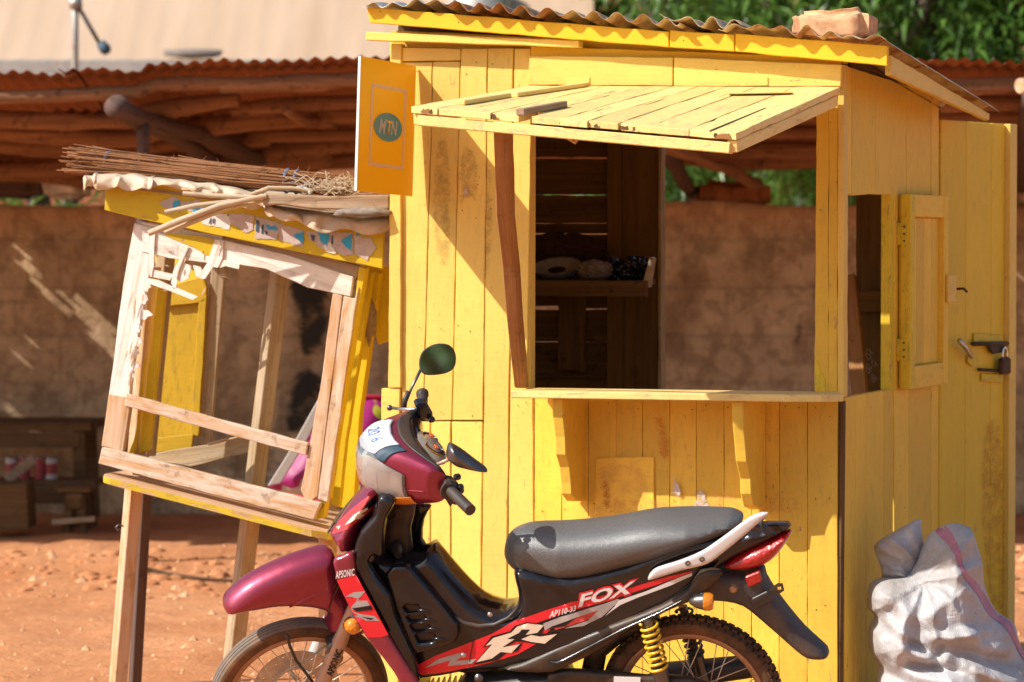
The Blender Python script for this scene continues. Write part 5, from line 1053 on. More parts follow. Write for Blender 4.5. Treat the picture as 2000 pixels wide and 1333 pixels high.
def radial(x, z, q, k, seed): dx, dz = x - q.x, z - q.z; r_ = math.hypot(dx, dz); a_ = math.atan2(dz, dx) + .5 * mnoise.noise(Vector((x * 6, z * 6, seed))); return r_, 1 - abs(math.sin(a_ * k + seed))
def vor2(x, z, th, f, st, seed, warp=.05):
    wv_ = mnoise.noise_vector(Vector((x * 3.1, z * 3.1, seed))) * warp; x += wv_.x; z += wv_.y; u = x * math.cos(th) + z * math.sin(th); v_ = -x * math.sin(th) + z * math.cos(th)
    return min(1.2, mnoise.voronoi(Vector((u * f, v_ * f / st, seed)))[0][0] ** 2)
def sackd(x, z):
    r_, s_ = radial(x, z, kb_, 4.6, 3)
    return .22 * r_ * math.exp(-r_ / .16) * s_ * 1.6 + sum(ridge(x, z, *r) for r in _rd) * .8 + .045 * vor2(x, z, .5, 5.2, 2.8, 3) + .038 * vor2(x, z, -.9, 8.0, 3.2, 5) + .022 * vor2(x, z, 1.2, 14, 2.2, 7) + .010 * vor2(x, z, .1, 24, 2, 9) - .03
sack = thing('sack', 'crumpled dirty white woven sack with a pink stripe, leaning on the kiosk side', 'sack', XW.W)
vf, ssf = pillow(spline(L2(XW, [sx_(*p) for p in body]), 4), .22, .30, .0062, disp=sackd, p=2.0, backk=.4)
for p in vf[0]:
    if p.z < 0: p.z = 0
mk('bag', vf, M['sack'], sack, smooth=True)
st = spline(L2(XW, [sx_(*p) for p in [(1085, 345), (1150, 316), (1190, 380), (1225, 500), (1250, 590), (1320, 650), (1420, 780), (1490, 870), (1580, 950), (1600, 1020), (1680, 1180), (1640, 1160), (1560, 1020), (1500, 940), (1400, 860), (1330, 740), (1230, 620), (1200, 540), (1150, 430), (1110, 380)]]), 3)
decal('pink_stripe', st, ssf, .0025, M['sackp'], sack, XW, .009)
neck = [(880, 318), (985, 272), (1000, 330), (1010, 450), (990, 540), (960, 640), (940, 720), (760, 700), (735, 590), (700, 500), (705, 425)]
def nd(x, z): r_, s_ = radial(x, z, kn_, 3.6, 2); r2, s2 = radial(x, z, kn_, 8.5, 5); return .26 * r_ * s_ ** 1.3 + .10 * r2 * s2 + .014 * vor2(x, z, .3, 26, 2, 35) - .03
vf, _ = pillow(spline(L2(XN, [sx_(*p) for p in neck]), 4), .07, .12, .0055, disp=nd); mk('neck_flap', vf, M['sack'], sack, XN.W, smooth=True)
# ================================================================== MOTORBIKE
BW = Matrix.Translation((0, 10, 0)) @ Matrix.Rotation(R(-10), 4, 'Z') @ Matrix.Rotation(R(15), 4, 'X')
g0 = Frame(BW).at(1350, 1545, 0); BW = BW @ Matrix.Translation((0, 0, 0)); B = Frame(BW)
bike = thing('motorbike', 'maroon and black underbone motorbike with grey seat leaning in front of the kiosk', 'motorbike', BW)
AX = Vector((math.sin(R(27)), 0, math.cos(R(27)))); pv = B.at(740, 1000, 0)
SWm = BW @ Matrix.Translation(pv) @ Matrix.Rotation(R(25), 4, AX) @ Matrix.Translation(-pv); Sf = Frame(SWm)
c3 = lambda x, y: (400 + .3 * x, 933 + .3 * y)
c4 = lambda x, y: (750 + .3 * x, 933 + .3 * y)
c5 = lambda x, y: (1150 + .3 * x, 933 + .3 * y)
cw = lambda x, y: (640 + x / 4.76, 740 + y / 4.76)
def shell(name, fr, pts, hw, Rr, mat, y0=0.0, ym=None, sp=.012, k=4, holes=(), p=2.0, parent=None, conv=None, disp=None):
    "body panel traced on the plane y=ym of frame fr"
    if conv: pts = [conv(*q) for q in pts]
    ym = y0 if ym is None else ym; q = L2(fr, pts, ym); q = spline(q, k) if k else q; hh = [L2(fr, h, ym) for h in holes]
    vf, s = pillow(q, hw, Rr, sp, y0, hh, p, disp=disp); o = mk(name, vf, M[mat], parent or bike, fr.W, smooth=True, auto=50); return o, s
def dec(name, fr, pts, surf, mat, parent, ym, eps=.0012, conv=None, sp=.012, k=0):
    if conv: pts = [conv(*q) for q in pts]
    q = L2(fr, pts, ym); q = spline(q, k) if k else q
    return decal(name, q, surf, eps, M[mat], parent, fr, sp)
def dtext(name, s, corners, fr, surf, mat, parent, ym, eps=.0018, conv=None, **kw):
    if conv: corners = [conv(*c) for c in corners]
    def pl(a, b): q = fr.at(a, b, ym); return Vector((q.x, surf(q.x, q.z) - eps, q.z))
    return textq(name, s, corners, pl, M[mat], parent, fr, **kw)
# ---- wheels
def wheel(fr, cpx, r, tw, rear):
    c = fr.at(*cpx, 0); Rr_ = r - .058
    w_ = mk('wheel', lathe([(Rr_ + .004, -.028), (Rr_ + .010, -.026), (Rr_ - .004, -.018), (Rr_ - .010, 0), (Rr_ - .004, .018), (Rr_ + .010, .026), (Rr_ + .004, .028), (Rr_ - .008, .022), (Rr_ - .016, 0), (Rr_ - .008, -.022)], c, (0, 1, 0), 72, closed=True), M['rim'], bike, fr.W, smooth=True, auto=60)
    if not rear: prof = [(Rr_ + .004, -.022), (Rr_ + .018, -.033), (r - .022, -.037), (r - .011, -.031), (r - .006, -.025), (r - .009, -.0235), (r - .004, -.021), (r - .002, -.014), (r - .007, -.0125), (r - .001, -.011), (r, -.003), (r - .005, -.0), (r, .003), (r - .001, .011), (r - .007, .0125), (r - .002, .014), (r - .004, .021), (r - .009, .0235), (r - .006, .025), (r - .011, .031), (r - .022, .037), (Rr_ + .018, .033), (Rr_ + .004, .022)]
    else: prof = [(Rr_ + .004, -.022), (Rr_ + .018, -.036), (r - .024, -.041), (r - .014, -.036), (r - .009, -.022), (r - .007, 0), (r - .009, .022), (r - .014, .036), (r - .024, .041), (Rr_ + .018, .036), (Rr_ + .004, .022)]
    mk('tyre', lathe(prof, c, (0, 1, 0), 96, closed=True), M['rubber'], w_, fr.W, smooth=True, auto=50)
    if not rear:
        pr = [(a + .0006, b) for a, b in prof[3:-3]]; mk('tread_band', lathe(pr, c, (0, 1, 0), 96, cap=False), M['tread'], w_, fr.W, smooth=True, auto=35)
    if rear:
        mb = MB()
        for k in range(66):
            a = 2 * math.pi * k / 66; 
            for yy, rr_, off in ((-.030, r - .014, 0), (-.012, r - .005, .5), (.012, r - .005, 0), (.030, r - .014, .5)):
                b = a + off * 2 * math.pi / 66; Mx = Matrix.Rotation(b, 3, 'Y') @ Matrix.Rotation(math.copysign(R(28), yy) * (abs(yy) > .02) * -1, 3, 'X')
                mb.add(box(c + Vector((math.sin(b) * rr_, yy, math.cos(b) * rr_)), (.019, .017, .011), Mx))
        tagp(mk('tread_blocks', mb.vf, M['rubber'], w_, fr.W), kind='stuff')
    mk('hub', lathe([(0, -.05), (.022, -.048), (.026, -.034), (.05 if rear else .034, -.03), (.05 if rear else .03, .03), (.026, .034), (.022, .05), (0, .05)], c, (0, 1, 0), 32), M['disc'] if not rear else M['dirtyb'], w_, fr.W, smooth=True, auto=40)
    sp0 = None; hr = .034 if not rear else .052
    for k in range(32):
        side = -1 if k % 2 else 1; a = 2 * math.pi * k / 32; cr = R(52) * (1 if (k // 2) % 2 else -1); p0 = Vector((math.sin(a + cr) * hr, side * .027, math.cos(a + cr) * hr)); p1 = Vector((math.sin(a) * (Rr_ - .006), side * .004, math.cos(a) * (Rr_ - .006)))
        mk('spoke', tube([c + p0, c + p1], .0016, 6), M['spoke'], w_, fr.W, smooth=True)
    return w_, c
fw, fc = wheel(Sf, (584, 1362), .284, .07, False); rw, rc = wheel(B, (1351, 1371), .281, .08, True)
# front brake disc with drilled holes
def ringholes(fr, c, y, ro, ri, mat, name, par, nh=24, hr=.004, slots=6):
    out = [(c.x + ro * math.cos(a), c.z + ro * math.sin(a)) for a in np.linspace(0, 2 * math.pi, 72, endpoint=False)]; holes = [[(c.x + ri * math.cos(a), c.z + ri * math.sin(a)) for a in np.linspace(0, 2 * math.pi, 40, endpoint=False)]]
    for k in range(nh):
        a = 2 * math.pi * k / nh; rm = ro - (.012 if k % 2 else .024); holes.append([(c.x + rm * math.cos(a) + hr * math.cos(b), c.z + rm * math.sin(a) + hr * math.sin(b)) for b in np.linspace(0, 6.28, 8, endpoint=False)])
    V, F, lo = fill(out, .012, holes); n_ = len(V); v = [Vector((p[0], y - .002, p[1])) for p in V] + [Vector((p[0], y + .002, p[1])) for p in V]; f = []
    for t in F:
        a, b, d = t; ar = (V[b][0] - V[a][0]) * (V[d][1] - V[a][1]) - (V[b][1] - V[a][1]) * (V[d][0] - V[a][0]); t = t if ar > 0 else t[::-1]; f += [t, tuple(i + n_ for i in t[::-1])]
    return mk(name, (v, f), M[mat], par, fr.W)
ringholes(Sf, fc, .050, .138, .072, 'disc', 'brake_disc', fw); mb = MB()
for k in range(6):
    a = k * math.pi / 3 + .3; mb.add(beam(fc + Vector((math.cos(a) * .03, -.0 + .050, math.sin(a) * .03)), fc + Vector((math.cos(a + .5) * .078, -.0 + .050, math.sin(a + .5) * .078)), .016, .005, (0, 1, 0)))
mk('disc_carrier', mb.vf, M['disc'], fw, Sf.W, bevel=.002); mk('axle_nut', lathe([(0, -.078), (.012, -.078), (.014, -.06), (.05, -.056), (.05, -.05)], fc, (0, 1, 0), 24), M['gun'], fw, Sf.W, smooth=True, auto=40)
# ---- fork
ftop = Sf.at(671, 1236, -.075); fbot = Sf.at(628, 1340, -.075); fd = (fbot - ftop).normalized()
lf = mk('fork_leg', tube([ftop - fd * .10, ftop, ftop + fd * .03, fbot, fbot + fd * .04], [.020, .021, .024, .0245, .022], 22), M['fork'], bike, Sf.W, smooth=True, auto=50)
rf = mk('fork_leg', tube([p + Vector((0, .15, 0)) for p in (ftop - fd * .10, ftop, fbot, fbot + fd * .04)], [.020, .022, .0245, .022], 22), M['silver'], bike, Sf.W, smooth=True, auto=50)
v, f = textmesh('APSONIC', bold=.03); out = []
for a, b in v:
    s = .145 - a * .098; h = (b - .5) * .022; ang = h / .0245; ctr = ftop + fd * s; sd = fd.cross(Vector((0, 1, 0))).normalized(); out.append(ctr - sd * math.sin(ang) * .0275 + Vector((0, -1, 0)) * math.cos(ang) * .0275)
mk('lettering', (out, f), M['blkst'], lf, Sf.W)
mk('caliper', prism([Sf.at(a, b, -.085) for a, b in ((640, 1262), (662, 1250), (672, 1290), (655, 1312), (640, 1300))], (0, .05, 0)), M['gun'], bike, Sf.W, bevel=.006)
mk('brake_hose', tube([Sf.at(a, b, -.06) for a, b in ((560, 1240), (566, 1262), (578, 1290), (600, 1318), (612, 1335))], .005, 8), M['blackm'], bike, Sf.W, smooth=True)
mk('speedo_cable', tube([Sf.at(a, b, -.045) for a, b in ((640, 1258), (600, 1290), (560, 1310), (525, 1340), (512, 1352))], .003, 8), M['stick'], bike, Sf.W, smooth=True)
# ---- front fender
fen = [(440, 1192), (449, 1176), (490, 1143), (550, 1113), (600, 1095), (636, 1086), (655, 1089), (664, 1110), (672, 1150), (700, 1200), (718, 1238), (702, 1246), (672, 1247), (644, 1242), (639, 1225), (640, 1204), (622, 1196), (590, 1192), (545, 1192), (500, 1199), (452, 1208), (442, 1203)]
fh = lambda x, z: .064
fo, fs = shell('front_fender', Sf, fen, .066, .058, 'maroon', 0, -.045, .010, 3, p=2.3)
mk('fender_ridge', tube([Sf.at(a, b, y) for a, b, y in ((655, 1142, -.058), (620, 1160, -.061), (590, 1174, -.061), (566, 1186, -.055))], [.004, .007, .008, .003], 10), M['maroon'], fo, Sf.W, smooth=True)
mk('fender_seam', tube([Sf.at(a, b, -.0685) for a, b in ((660, 1146), (650, 1168), (643, 1190), (640, 1204))], .0016, 6), M['blkst'], fo, Sf.W)
# ---- leg shield
core = [(735, 962), (775, 966), (765, 1000), (752, 1040), (750, 1085), (730, 1100), (748, 1160), (790, 1250), (835, 1345), (800, 1345), (740, 1230), (700, 1150), (692, 1090), (705, 1040), (728, 1010)]
shell('shield_core', B, core, .135, .03, 'black', .0, -.05, .013, 2, p=2.5)
blk = [(742, 964), (775, 975), (757, 1008), (751, 1053), (750, 1086), (735, 1083), (722, 1092), (738, 1125), (764, 1160), (775, 1200), (811, 1278), (820, 1323), (818, 1340), (806, 1332), (760, 1245), (695, 1124), (689, 1085), (706, 1032), (733, 1002)]
shell('shield_inner_panel', B, blk, .028, .026, 'black', -.125, None, .010, 2, p=2.2)
shp = [(652, 1092), (668, 1084), (692, 1078), (696, 1122), (730, 1186), (762, 1243), (800, 1303), (824, 1345), (795, 1350), (770, 1312), (742, 1275), (718, 1246), (690, 1200), (662, 1140), (655, 1115)]
so_, ss = shell('leg_shield', B, shp, .016, .014, 'shieldm', -.150, None, .009, 2, p=2.2)
red = [(658, 1134), (695, 1122), (728, 1182), (759, 1240), (742, 1245), (719, 1245), (690, 1198)]
def ssx(x, z): return -.1655
dec('red_strip', B, red, ssx, 'redst', so_, -.165, .0015)
for pts, m_ in (([(915, 775), (970, 745), (1045, 738), (1020, 770), (985, 800), (1060, 800), (1085, 850), (960, 862), (955, 838), (1005, 790), (960, 775)], 'greyst'), ([(950, 868), (1020, 888), (1105, 900), (1140, 932), (1050, 930), (1020, 915), (975, 900), (1000, 895)], 'greyst'), ([(960, 850), (1085, 830), (1095, 860), (990, 870)], 'blkst'), ([(1020, 905), (1105, 915), (1080, 925)], 'blkst')):
    dec('sticker_mark', B, pts, ssx, m_, so_, -.165, .0024 if m_ == 'greyst' else .0030, conv=c3)
dtext('lettering', 'APSONIC', [(852, 608), (975, 590), (978, 636), (853, 658)], B, ssx, 'whst', so_, -.165, .003, conv=c3, bold=.02, shear=.15, space=1.08)
# front cover with its decal
fcv = [(716, 951), (741, 963), (742, 970), (733, 1003), (707, 1033), (697, 1062), (692, 1086), (678, 1096), (655, 1092), (646, 1075), (632, 1056), (640, 1043), (668, 1005)]
fco, fcs = shell('front_cover', B, fcv, .16, .09, 'maroon', 0, -.13, .010, 3, p=2.2)
shell('cover_nose', B, [(717, 948), (738, 955), (730, 966), (700, 990), (660, 1030), (634, 1055), (631, 1050), (650, 1020), (690, 975)], .12, .05, 'black', .02, -.06, .010, 3, p=2.0)
bd = [(737, 968), (736, 985), (728, 1002), (700, 1022), (660, 1044), (640, 1054), (655, 1030), (685, 1000), (715, 975)]
dec('sticker_red', B, bd, fcs, 'redl', fco, -.14, .0015, k=2, sp=.008)
dec('sticker_black', B, [(735, 973), (732, 986), (718, 1000), (692, 1016), (704, 998), (722, 980)], fcs, 'blkst', fco, -.14, .0026, k=2, sp=.008)
for pts in ([(1055, 205), (1015, 215), (960, 255), (905, 320), (940, 300), (975, 275), (1000, 285), (1035, 255), (1010, 245), (1050, 228)], [(870, 335), (845, 350), (830, 362), (858, 358)]): dec('sticker_mark', B, pts, fcs, 'cream', fco, -.14, .0040, conv=c3, sp=.006)
mk('front_indicator', lathe([(0, -.022), (.016, -.020), (.024, -.010), (.025, 0)], B.at(690, 1223, -.150), (-.1, 1, 0), 28), M['ambl'], bike, BW, smooth=True)
mk('indicator_rim', lathe([(.0265, -.006), (.030, 0), (.0265, .010), (0, .012)], B.at(689, 1222, -.150), (-.1, 1, 0), 28), M['chrome'], bike, BW, smooth=True)
mk('neck', tube([B.at(742, 1010, 0), B.at(735, 950, 0)], .05, 16), M['black'], bike, BW, smooth=True)
# far side wing of the shield and glossy inside
farw = [(775, 968), (800, 972), (838, 985), (842, 990), (830, 1012), (826, 1052), (843, 1078), (843, 1100), (800, 1102), (755, 1092), (751, 1055), (757, 1008)]
shell('shield_far_wing', B, farw, .02, .018, 'black', .13, None, .012, 2, p=2.2)
shell('shield_back', B, [(776, 976), (812, 985), (803, 1030), (806, 1070), (795, 1092), (752, 1090), (752, 1050), (758, 1008)], .02, .02, 'dirtyb', .02, None, .012, 2)
mk('ignition_lock', lathe([(0, -.016), (.012, -.016), (.014, 0), (.02, .012), (.02, .03)], B.at(776, 1080, -.04), (-.4, 1, .2), 20), M['gun'], bike, BW, smooth=True, auto=40)
# ---- tunnel and rear body
def bw_(x, z):
    xs0, xs1, xs2, xs3 = (B.at(a, 1150, 0).x for a in (760, 950, 1120, 1530)); return float(np.interp(x, [xs0, xs1, xs2, xs3], [.085, .10, .115, .06]))
bod = [(722, 1092), (738, 1084), (765, 1092), (800, 1092), (835, 1076), (846, 1082), (879, 1122), (909, 1156), (936, 1180), (966, 1193), (990, 1194), (1005, 1188), (1010, 1172), (1008, 1149), (1001, 1120), (1010, 1100), (1060, 1105), (1120, 1112), (1220, 1092), (1330, 1052), (1420, 1040), (1480, 1037), (1534, 1036), (1538, 1042), (1500, 1066), (1440, 1094), (1408, 1114), (1372, 1148), (1330, 1182), (1279, 1204), (1218, 1243), (1150, 1280), (1060, 1297), (984, 1306), (918, 1312), (812, 1330), (795, 1300), (764, 1240), (740, 1170)]
bo, bs = shell('body_panel', B, bod, bw_, .045, 'black', 0, -.06, .011, 2, p=2.6)
# floor lip (ridge in a lighter, duller black) and seams
mk('floor_lip', tube([B.at(*c4(a, b), y) for a, b, y in ((330, 780, -.085), (420, 880, -.09), (520, 945, -.094), (620, 968, -.096), (720, 960, -.098), (810, 915, -.10), (870, 850, -.10))], [.003, .006, .008, .009, .008, .006, .003], 10), M['blackm'], bo, BW, smooth=True)
# vent panel with slots
vent = [(1180, 620), (1230, 560), (1330, 560), (1400, 640), (1480, 730), (1560, 820), (1655, 940), (1660, 1010), (1640, 1060), (1370, 1145), (1330, 1100), (1230, 810)]
slots = [[(1300, 835), (1320, 822), (1390, 825), (1400, 845), (1385, 868), (1330, 866)], [(1322, 900), (1345, 886), (1430, 890), (1432, 905), (1415, 922), (1345, 922)], [(1345, 955), (1370, 945), (1455, 950), (1462, 965), (1440, 985), (1370, 986)], [(1378, 1018), (1400, 1006), (1495, 1008), (1500, 1030), (1480, 1055), (1400, 1058)]]
shell('vent_panel', B, [c3(*q) for q in vent], .022, .014, 'black', -.100, None, .007, 0, holes=[[c3(*q) for q in s_] for s_ in slots], p=2.2)
for s_ in slots:
    a = c3(s_[3][0] - 20, s_[3][1] + 18); b = c3(s_[3][0] + 95, s_[3][1] + 26); mk('vent_ridge', tube([B.at(*a, -.124), B.at((a[0] + b[0]) / 2, (a[1] + b[1]) / 2, -.124), B.at(*b, -.119)], [.0035, .004, .001], 8), M['black'], bo, BW, smooth=True)
    q = [c3(*p) for p in s_]; mk('vent_pit', prism([B.at(x, y, -.100) for x, y in q], (0, .004, 0)), M['dirtyb'], bo, BW)
# decals on the flank: everything mapped at the near skin
yn = -.105
def dk(name, pts, m_, e, conv=c4): return dec(name, B, pts, bs, m_, bo, yn, e, conv=conv, sp=.010)
dk('red_flash', [(190, 1245), (330, 1170), (580, 1070), (700, 1020), (850, 935), (1060, 858), (1230, 800), (1260, 845), (1150, 900), (1080, 990), (1000, 1075), (870, 1150), (640, 1225), (420, 1275), (240, 1300)], 'redst', .0012)
dk('red_line', [(1060, 862), (1240, 800), (1420, 768), (1640, 712), (1850, 655), (2000, 625), (2000, 634), (1800, 700), (1560, 770), (1480, 800), (1250, 850)], 'redst', .0016)
dk('black_wedge', [(960, 955), (1080, 912), (1200, 862), (1330, 850), (1180, 960), (1050, 985)], 'blkst', .0022)
dk('red_streak', [(1080, 935), (1250, 860), (1420, 830), (1540, 800), (1440, 860), (1330, 920), (1120, 985)], 'redl', .0019)
dk('grey_flash', [(1040, 945), (1150, 900), (1280, 862), (1450, 815), (1520, 790), (1540, 800), (1480, 850), (1420, 905), (1300, 960), (1180, 972), (1330, 925), (1400, 860), (1250, 905), (1100, 960), (1050, 990)], 'greyst', .0028)
dk('white_line', [(1530, 800), (1700, 748), (1900, 670), (2000, 636), (2000, 655), (1860, 715), (1640, 790), (1540, 830), (1480, 870), (1440, 900), (1500, 840)], 'whst', .0030)
dk('black_outline', [(580, 1225), (690, 1090), (640, 1112), (700, 1035), (820, 1000), (850, 965), (930, 938), (1060, 950), (1030, 1010), (1150, 1002), (1050, 1085), (930, 1070), (860, 1065), (800, 1100), (905, 1075), (870, 1130), (800, 1140), (740, 1190)], 'blkst', .0024)
dk('cream_figure', [(600, 1205), (705, 1085), (660, 1098), (712, 1045), (830, 1008), (868, 968), (935, 945), (1045, 955), (1000, 1005), (925, 1020), (955, 985), (900, 985), (880, 1008), (800, 1050), (850, 1050), (770, 1105), (885, 1082), (830, 1140), (760, 1135), (700, 1180)], 'cream', .0034)
dk('cream_tail', [(895, 1050), (960, 1020), (1020, 1030), (1130, 1010), (1050, 1075), (960, 1065)], 'cream', .0034)
dk('grey_zigzag', [(260, 1250), (350, 1190), (480, 1150), (540, 1152), (460, 1200), (600, 1185), (570, 1215), (410, 1235), (430, 1195), (350, 1220)], 'greyst', .0026)
dtext('lettering', 'FOX', [(1275, 742), (1662, 655), (1612, 768), (1262, 850)], B, bs, 'redst', bo, yn, .0036, conv=c4, bold=.07, shear=.0)
dtext('lettering', 'FOX', [(1290, 752), (1640, 672), (1600, 757), (1268, 838)], B, bs, 'whst', bo, yn, .0046, conv=c4, bold=.03, shear=.0)
dtext('lettering', 'AP110-33', [(1088, 862), (1255, 822), (1252, 858), (1078, 908)], B, bs, 'whst', bo, yn, .0036, conv=c4, bold=.02)
for a, b in ((516, 1158), (690, 893)): mk('screw', lathe([(0, -.005), (.006, -.0045), (.008, 0)], B.at(*c4(a, b), -.118 if a == 516 else -.10), (0, 1, 0), 14), M['steel'], bo, BW, smooth=True)
mk('panel_seam', tube([B.at(*c4(a, b), 0) for a, b in ((578, 1062), (565, 1130), (548, 1250))], .0001, 4), M['blkst'], bo, BW)
q = [B.at(*c4(a, b), yn) for a, b in ((580, 1060), (570, 1120), (556, 1190), (548, 1252))]; mk('panel_seam', tube([Vector((p.x, bs(p.x, p.z) - .003, p.z)) for p in q], .0012, 6), M['blkst'], bo, BW)
# lower dusty side cover
lowc = [(780, 1238), (900, 1200), (1060, 1130), (1180, 1075), (1500, 945), (1800, 830), (1980, 720), (2060, 600), (2200, 600), (2180, 660), (2040, 780), (1930, 830), (1700, 930), (1560, 1010), (1440, 1100), (1330, 1160), (1210, 1215), (1100, 1262), (900, 1262)]
loo, los = shell('side_cover', B, lowc, .020, .018, 'dirtyb', -.100, None, .010, 2, p=2.2, conv=c4)
mk('trim_bar', tube([B.at(*c4(a, b), y) for a, b, y in ((1085, 1200, -.125), (1130, 1210, -.128), (1170, 1195, -.128), (1350, 1100, -.128), (1560, 990, -.126), (1800, 880, -.122), (2000, 770, -.115))], [.004, .008, .007, .006, .006, .005, .002], 10), M['black'], loo, BW, smooth=True, auto=60)
# ---- seat
seat = [(980, 1092), (983, 1066), (993, 1050), (1012, 1040), (1038, 1035), (1095, 1035), (1150, 1031), (1200, 1025), (1260, 1014), (1310, 1010), (1410, 1009), (1434, 1013), (1448, 1022), (1440, 1036), (1400, 1056), (1345, 1075), (1290, 1095), (1225, 1113), (1165, 1130), (1125, 1138), (1090, 1140), (1050, 1136), (1010, 1126), (990, 1112)]
def sw_(x, z): return float(np.interp(x, [B.at(980, 1080, 0).x, B.at(1100, 1080, 0).x, B.at(1350, 1080, 0).x, B.at(1450, 1030, 0).x], [.075, .115, .130, .10]))
se, _ = shell('seat', B, seat, sw_, .075, 'vinyl', 0, -.055, .009, 3, p=2.1)
shell('seat_base', B, [(1003, 1112), (1060, 1125), (1120, 1130), (1210, 1105), (1260, 1105), (1200, 1140), (1100, 1160), (1040, 1185), (1012, 1180), (1010, 1150)], .085, .02, 'blackm', 0, -.06, .012, 2)
# ---- grab rail
gr = [(385, 660), (392, 635), (410, 610), (450, 582), (560, 548), (640, 520), (740, 475), (810, 430), (900, 365), (980, 305), (1050, 255), (1110, 230), (1160, 226), (1166, 232), (1140, 262), (1060, 335), (960, 420), (860, 500), (800, 545), (740, 572), (600, 605), (440, 655), (395, 668)]
go, gs = shell('grab_rail', B, gr, .010, .010, 'silver', -.135, None, .007, 2, p=2.0, conv=c5)
shell('grab_rail', B, [(985, 372), (1060, 310), (1130, 258), (1160, 236), (1140, 275), (1080, 345), (1020, 385)], .010, .010, 'guard', .06, .06, .009, 2, conv=c5)
for a, b in ((645, 558), (737, 532)): mk('bolt', lathe([(0, -.001), (.004, -.001), (.005, -.005), (.0075, -.005), (.009, 0)], B.at(*c5(a, b), -.1435), (0, 1, 0), 16), M['gun'], go, BW, smooth=True, auto=40)
mk('rail_bridge', tube([B.at(*c5(1130, 245), -.13), B.at(*c5(1135, 250), 0), B.at(*c5(1130, 245), .12)], .010, 12), M['silver'], bike, BW, smooth=True)
# ---- tail light, mudguard, indicator
tl = [(860, 592), (930, 540), (1000, 500), (1100, 455), (1200, 415), (1290, 380), (1306, 385), (1306, 400), (1260, 480), (1190, 560), (1110, 605), (1000, 628), (910, 622)]
to, ts = shell('tail_light', B, tl, .055, .035, 'redlens', -.02, -.07, .008, 2, p=2.0, conv=c5)
shell('tail_cap', B, [(1020, 352), (1100, 345), (1290, 343), (1296, 356), (1230, 385), (1090, 430), (980, 480), (880, 540), (900, 480), (960, 400)], .065, .03, 'black', -.01, -.06, .009, 2, conv=c5)
mg = [(800, 618), (900, 632), (1000, 640), (1120, 604), (1150, 680), (1210, 780), (1300, 900), (1400, 1018), (1500, 1110), (1550, 1158), (1556, 1182), (1530, 1200), (1450, 1200), (1380, 1172), (1250, 1060), (1100, 930), (1000, 852), (900, 825), (820, 818), (700, 800), (640, 770), (720, 700)]
shell('mudguard', B, mg, .060, .030, 'guard', -.005, -.05, .010, 2, p=2.4, conv=c5)
mk('side_reflector', prism([B.at(*c5(a, b), -.078) for a, b in ((1015, 650), (1110, 612), (1125, 680), (1040, 718))], (0, .02, 0)), M['redlens'], bike, BW, bevel=.003)
mk('plate_bracket', prism([B.at(*c5(a, b), -.072) for a, b in ((1040, 800), (1160, 740), (1195, 775), (1200, 800), (1080, 862))], (0, .008, 0)), M['blackm'], bike, BW, bevel=.002)
V, F, _ = fill(L2(B, [c5(*q) for q in ((1170, 730), (1230, 688), (1262, 690), (1272, 735), (1215, 775))], -.07), .01, [L2(B, [c5(*q) for q in ((1228, 712), (1250, 708), (1255, 730), (1232, 735))], -.07)])
mk('plate_tab', ([Vector((a, -.072, b)) for a, b in V] + [Vector((a, -.068, b)) for a, b in V], [t for t in F] + [tuple(i + len(V) for i in t[::-1]) for t in F]), M['blackm'], bike, BW)
mk('guard_bolt', lathe([(0, -.012), (.010, -.010), (.013, -.004), (.016, 0)], B.at(*c5(940, 722), -.062), (0, 1, 0), 18), M['rim'], bike, BW, smooth=True, auto=40)
ri = B.at(*c5(745, 808), -.13); ri2 = B.at(*c5(650, 806), -.13); dr_ = (ri - ri2).normalized()
mk('rear_indicator', lathe([(0, 0), (.008, .003), (.020, .022), (.025, .042), (.0255, .046)], ri2, dr_, 24), M['gun'], bike, BW, smooth=True); mk('indicator_lens', lathe([(.0255, .046), (.0275, .048), (.0275, .064), (.022, .074), (0, .076)], ri2, dr_, 24), M['ambl'], bike, BW, smooth=True, auto=40)
mk('indicator_stalk', tube([B.at(*c5(735, 770), -.12), B.at(*c5(742, 735), -.09)], .007, 8), M['steel'], bike, BW, smooth=True)
# ---- shocks, swing arm, engine, exhaust
def shock(y, mat, top=(1266, 1215), bot=(1302, 1365)):
    a = B.at(*top, y); b = B.at(*bot, y); d = b - a; u = d.normalized(); e1 = u.orthogonal().normalized(); e2 = u.cross(e1); n_ = 150; turns = 8.2
    mk('shock_spring', tube([a + d * (.62 * k / n_) + (e1 * math.cos(2 * math.pi * turns * k / n_) + e2 * math.sin(2 * math.pi * turns * k / n_)) * .0255 for k in range(n_ + 1)], .0045, 8), M[mat], bike, BW, smooth=True)
    mk('shock_body', tube([a - u * .01, a + d * .56, a + d * .58, a + d * .60, b], [.014, .014, .026, .024, .022], 16), M['gun'], bike, BW, smooth=True, auto=40)
shock(-.125, 'spring'); shock(.125, 'blackm', (1335, 1190), (1375, 1340))
mk('swing_arm', beam(B.at(1130, 1320, -.085), B.at(1395, 1385, -.085), .03, .04, (0, 0, 1)), M['dirtyb'], bike, BW, bevel=.004); mk('swing_arm', beam(B.at(1130, 1320, .085), B.at(1395, 1385, .085), .03, .04, (0, 0, 1)), M['dirtyb'], bike, BW, bevel=.004)
shell('chain_case', B, [(1070, 1312), (1150, 1308), (1260, 1318), (1350, 1322), (1402, 1345), (1405, 1390), (1350, 1400), (1150, 1385), (1080, 1370)], .02, .012, 'dirtyb', -.085, None, .012, 2)
mk('case_sticker', prism([B.at(a, b, -.108) for a, b in ((1199, 1322), (1251, 1324), (1250, 1345), (1198, 1343))], (0, .002, 0)), M['paper'], bike, BW)
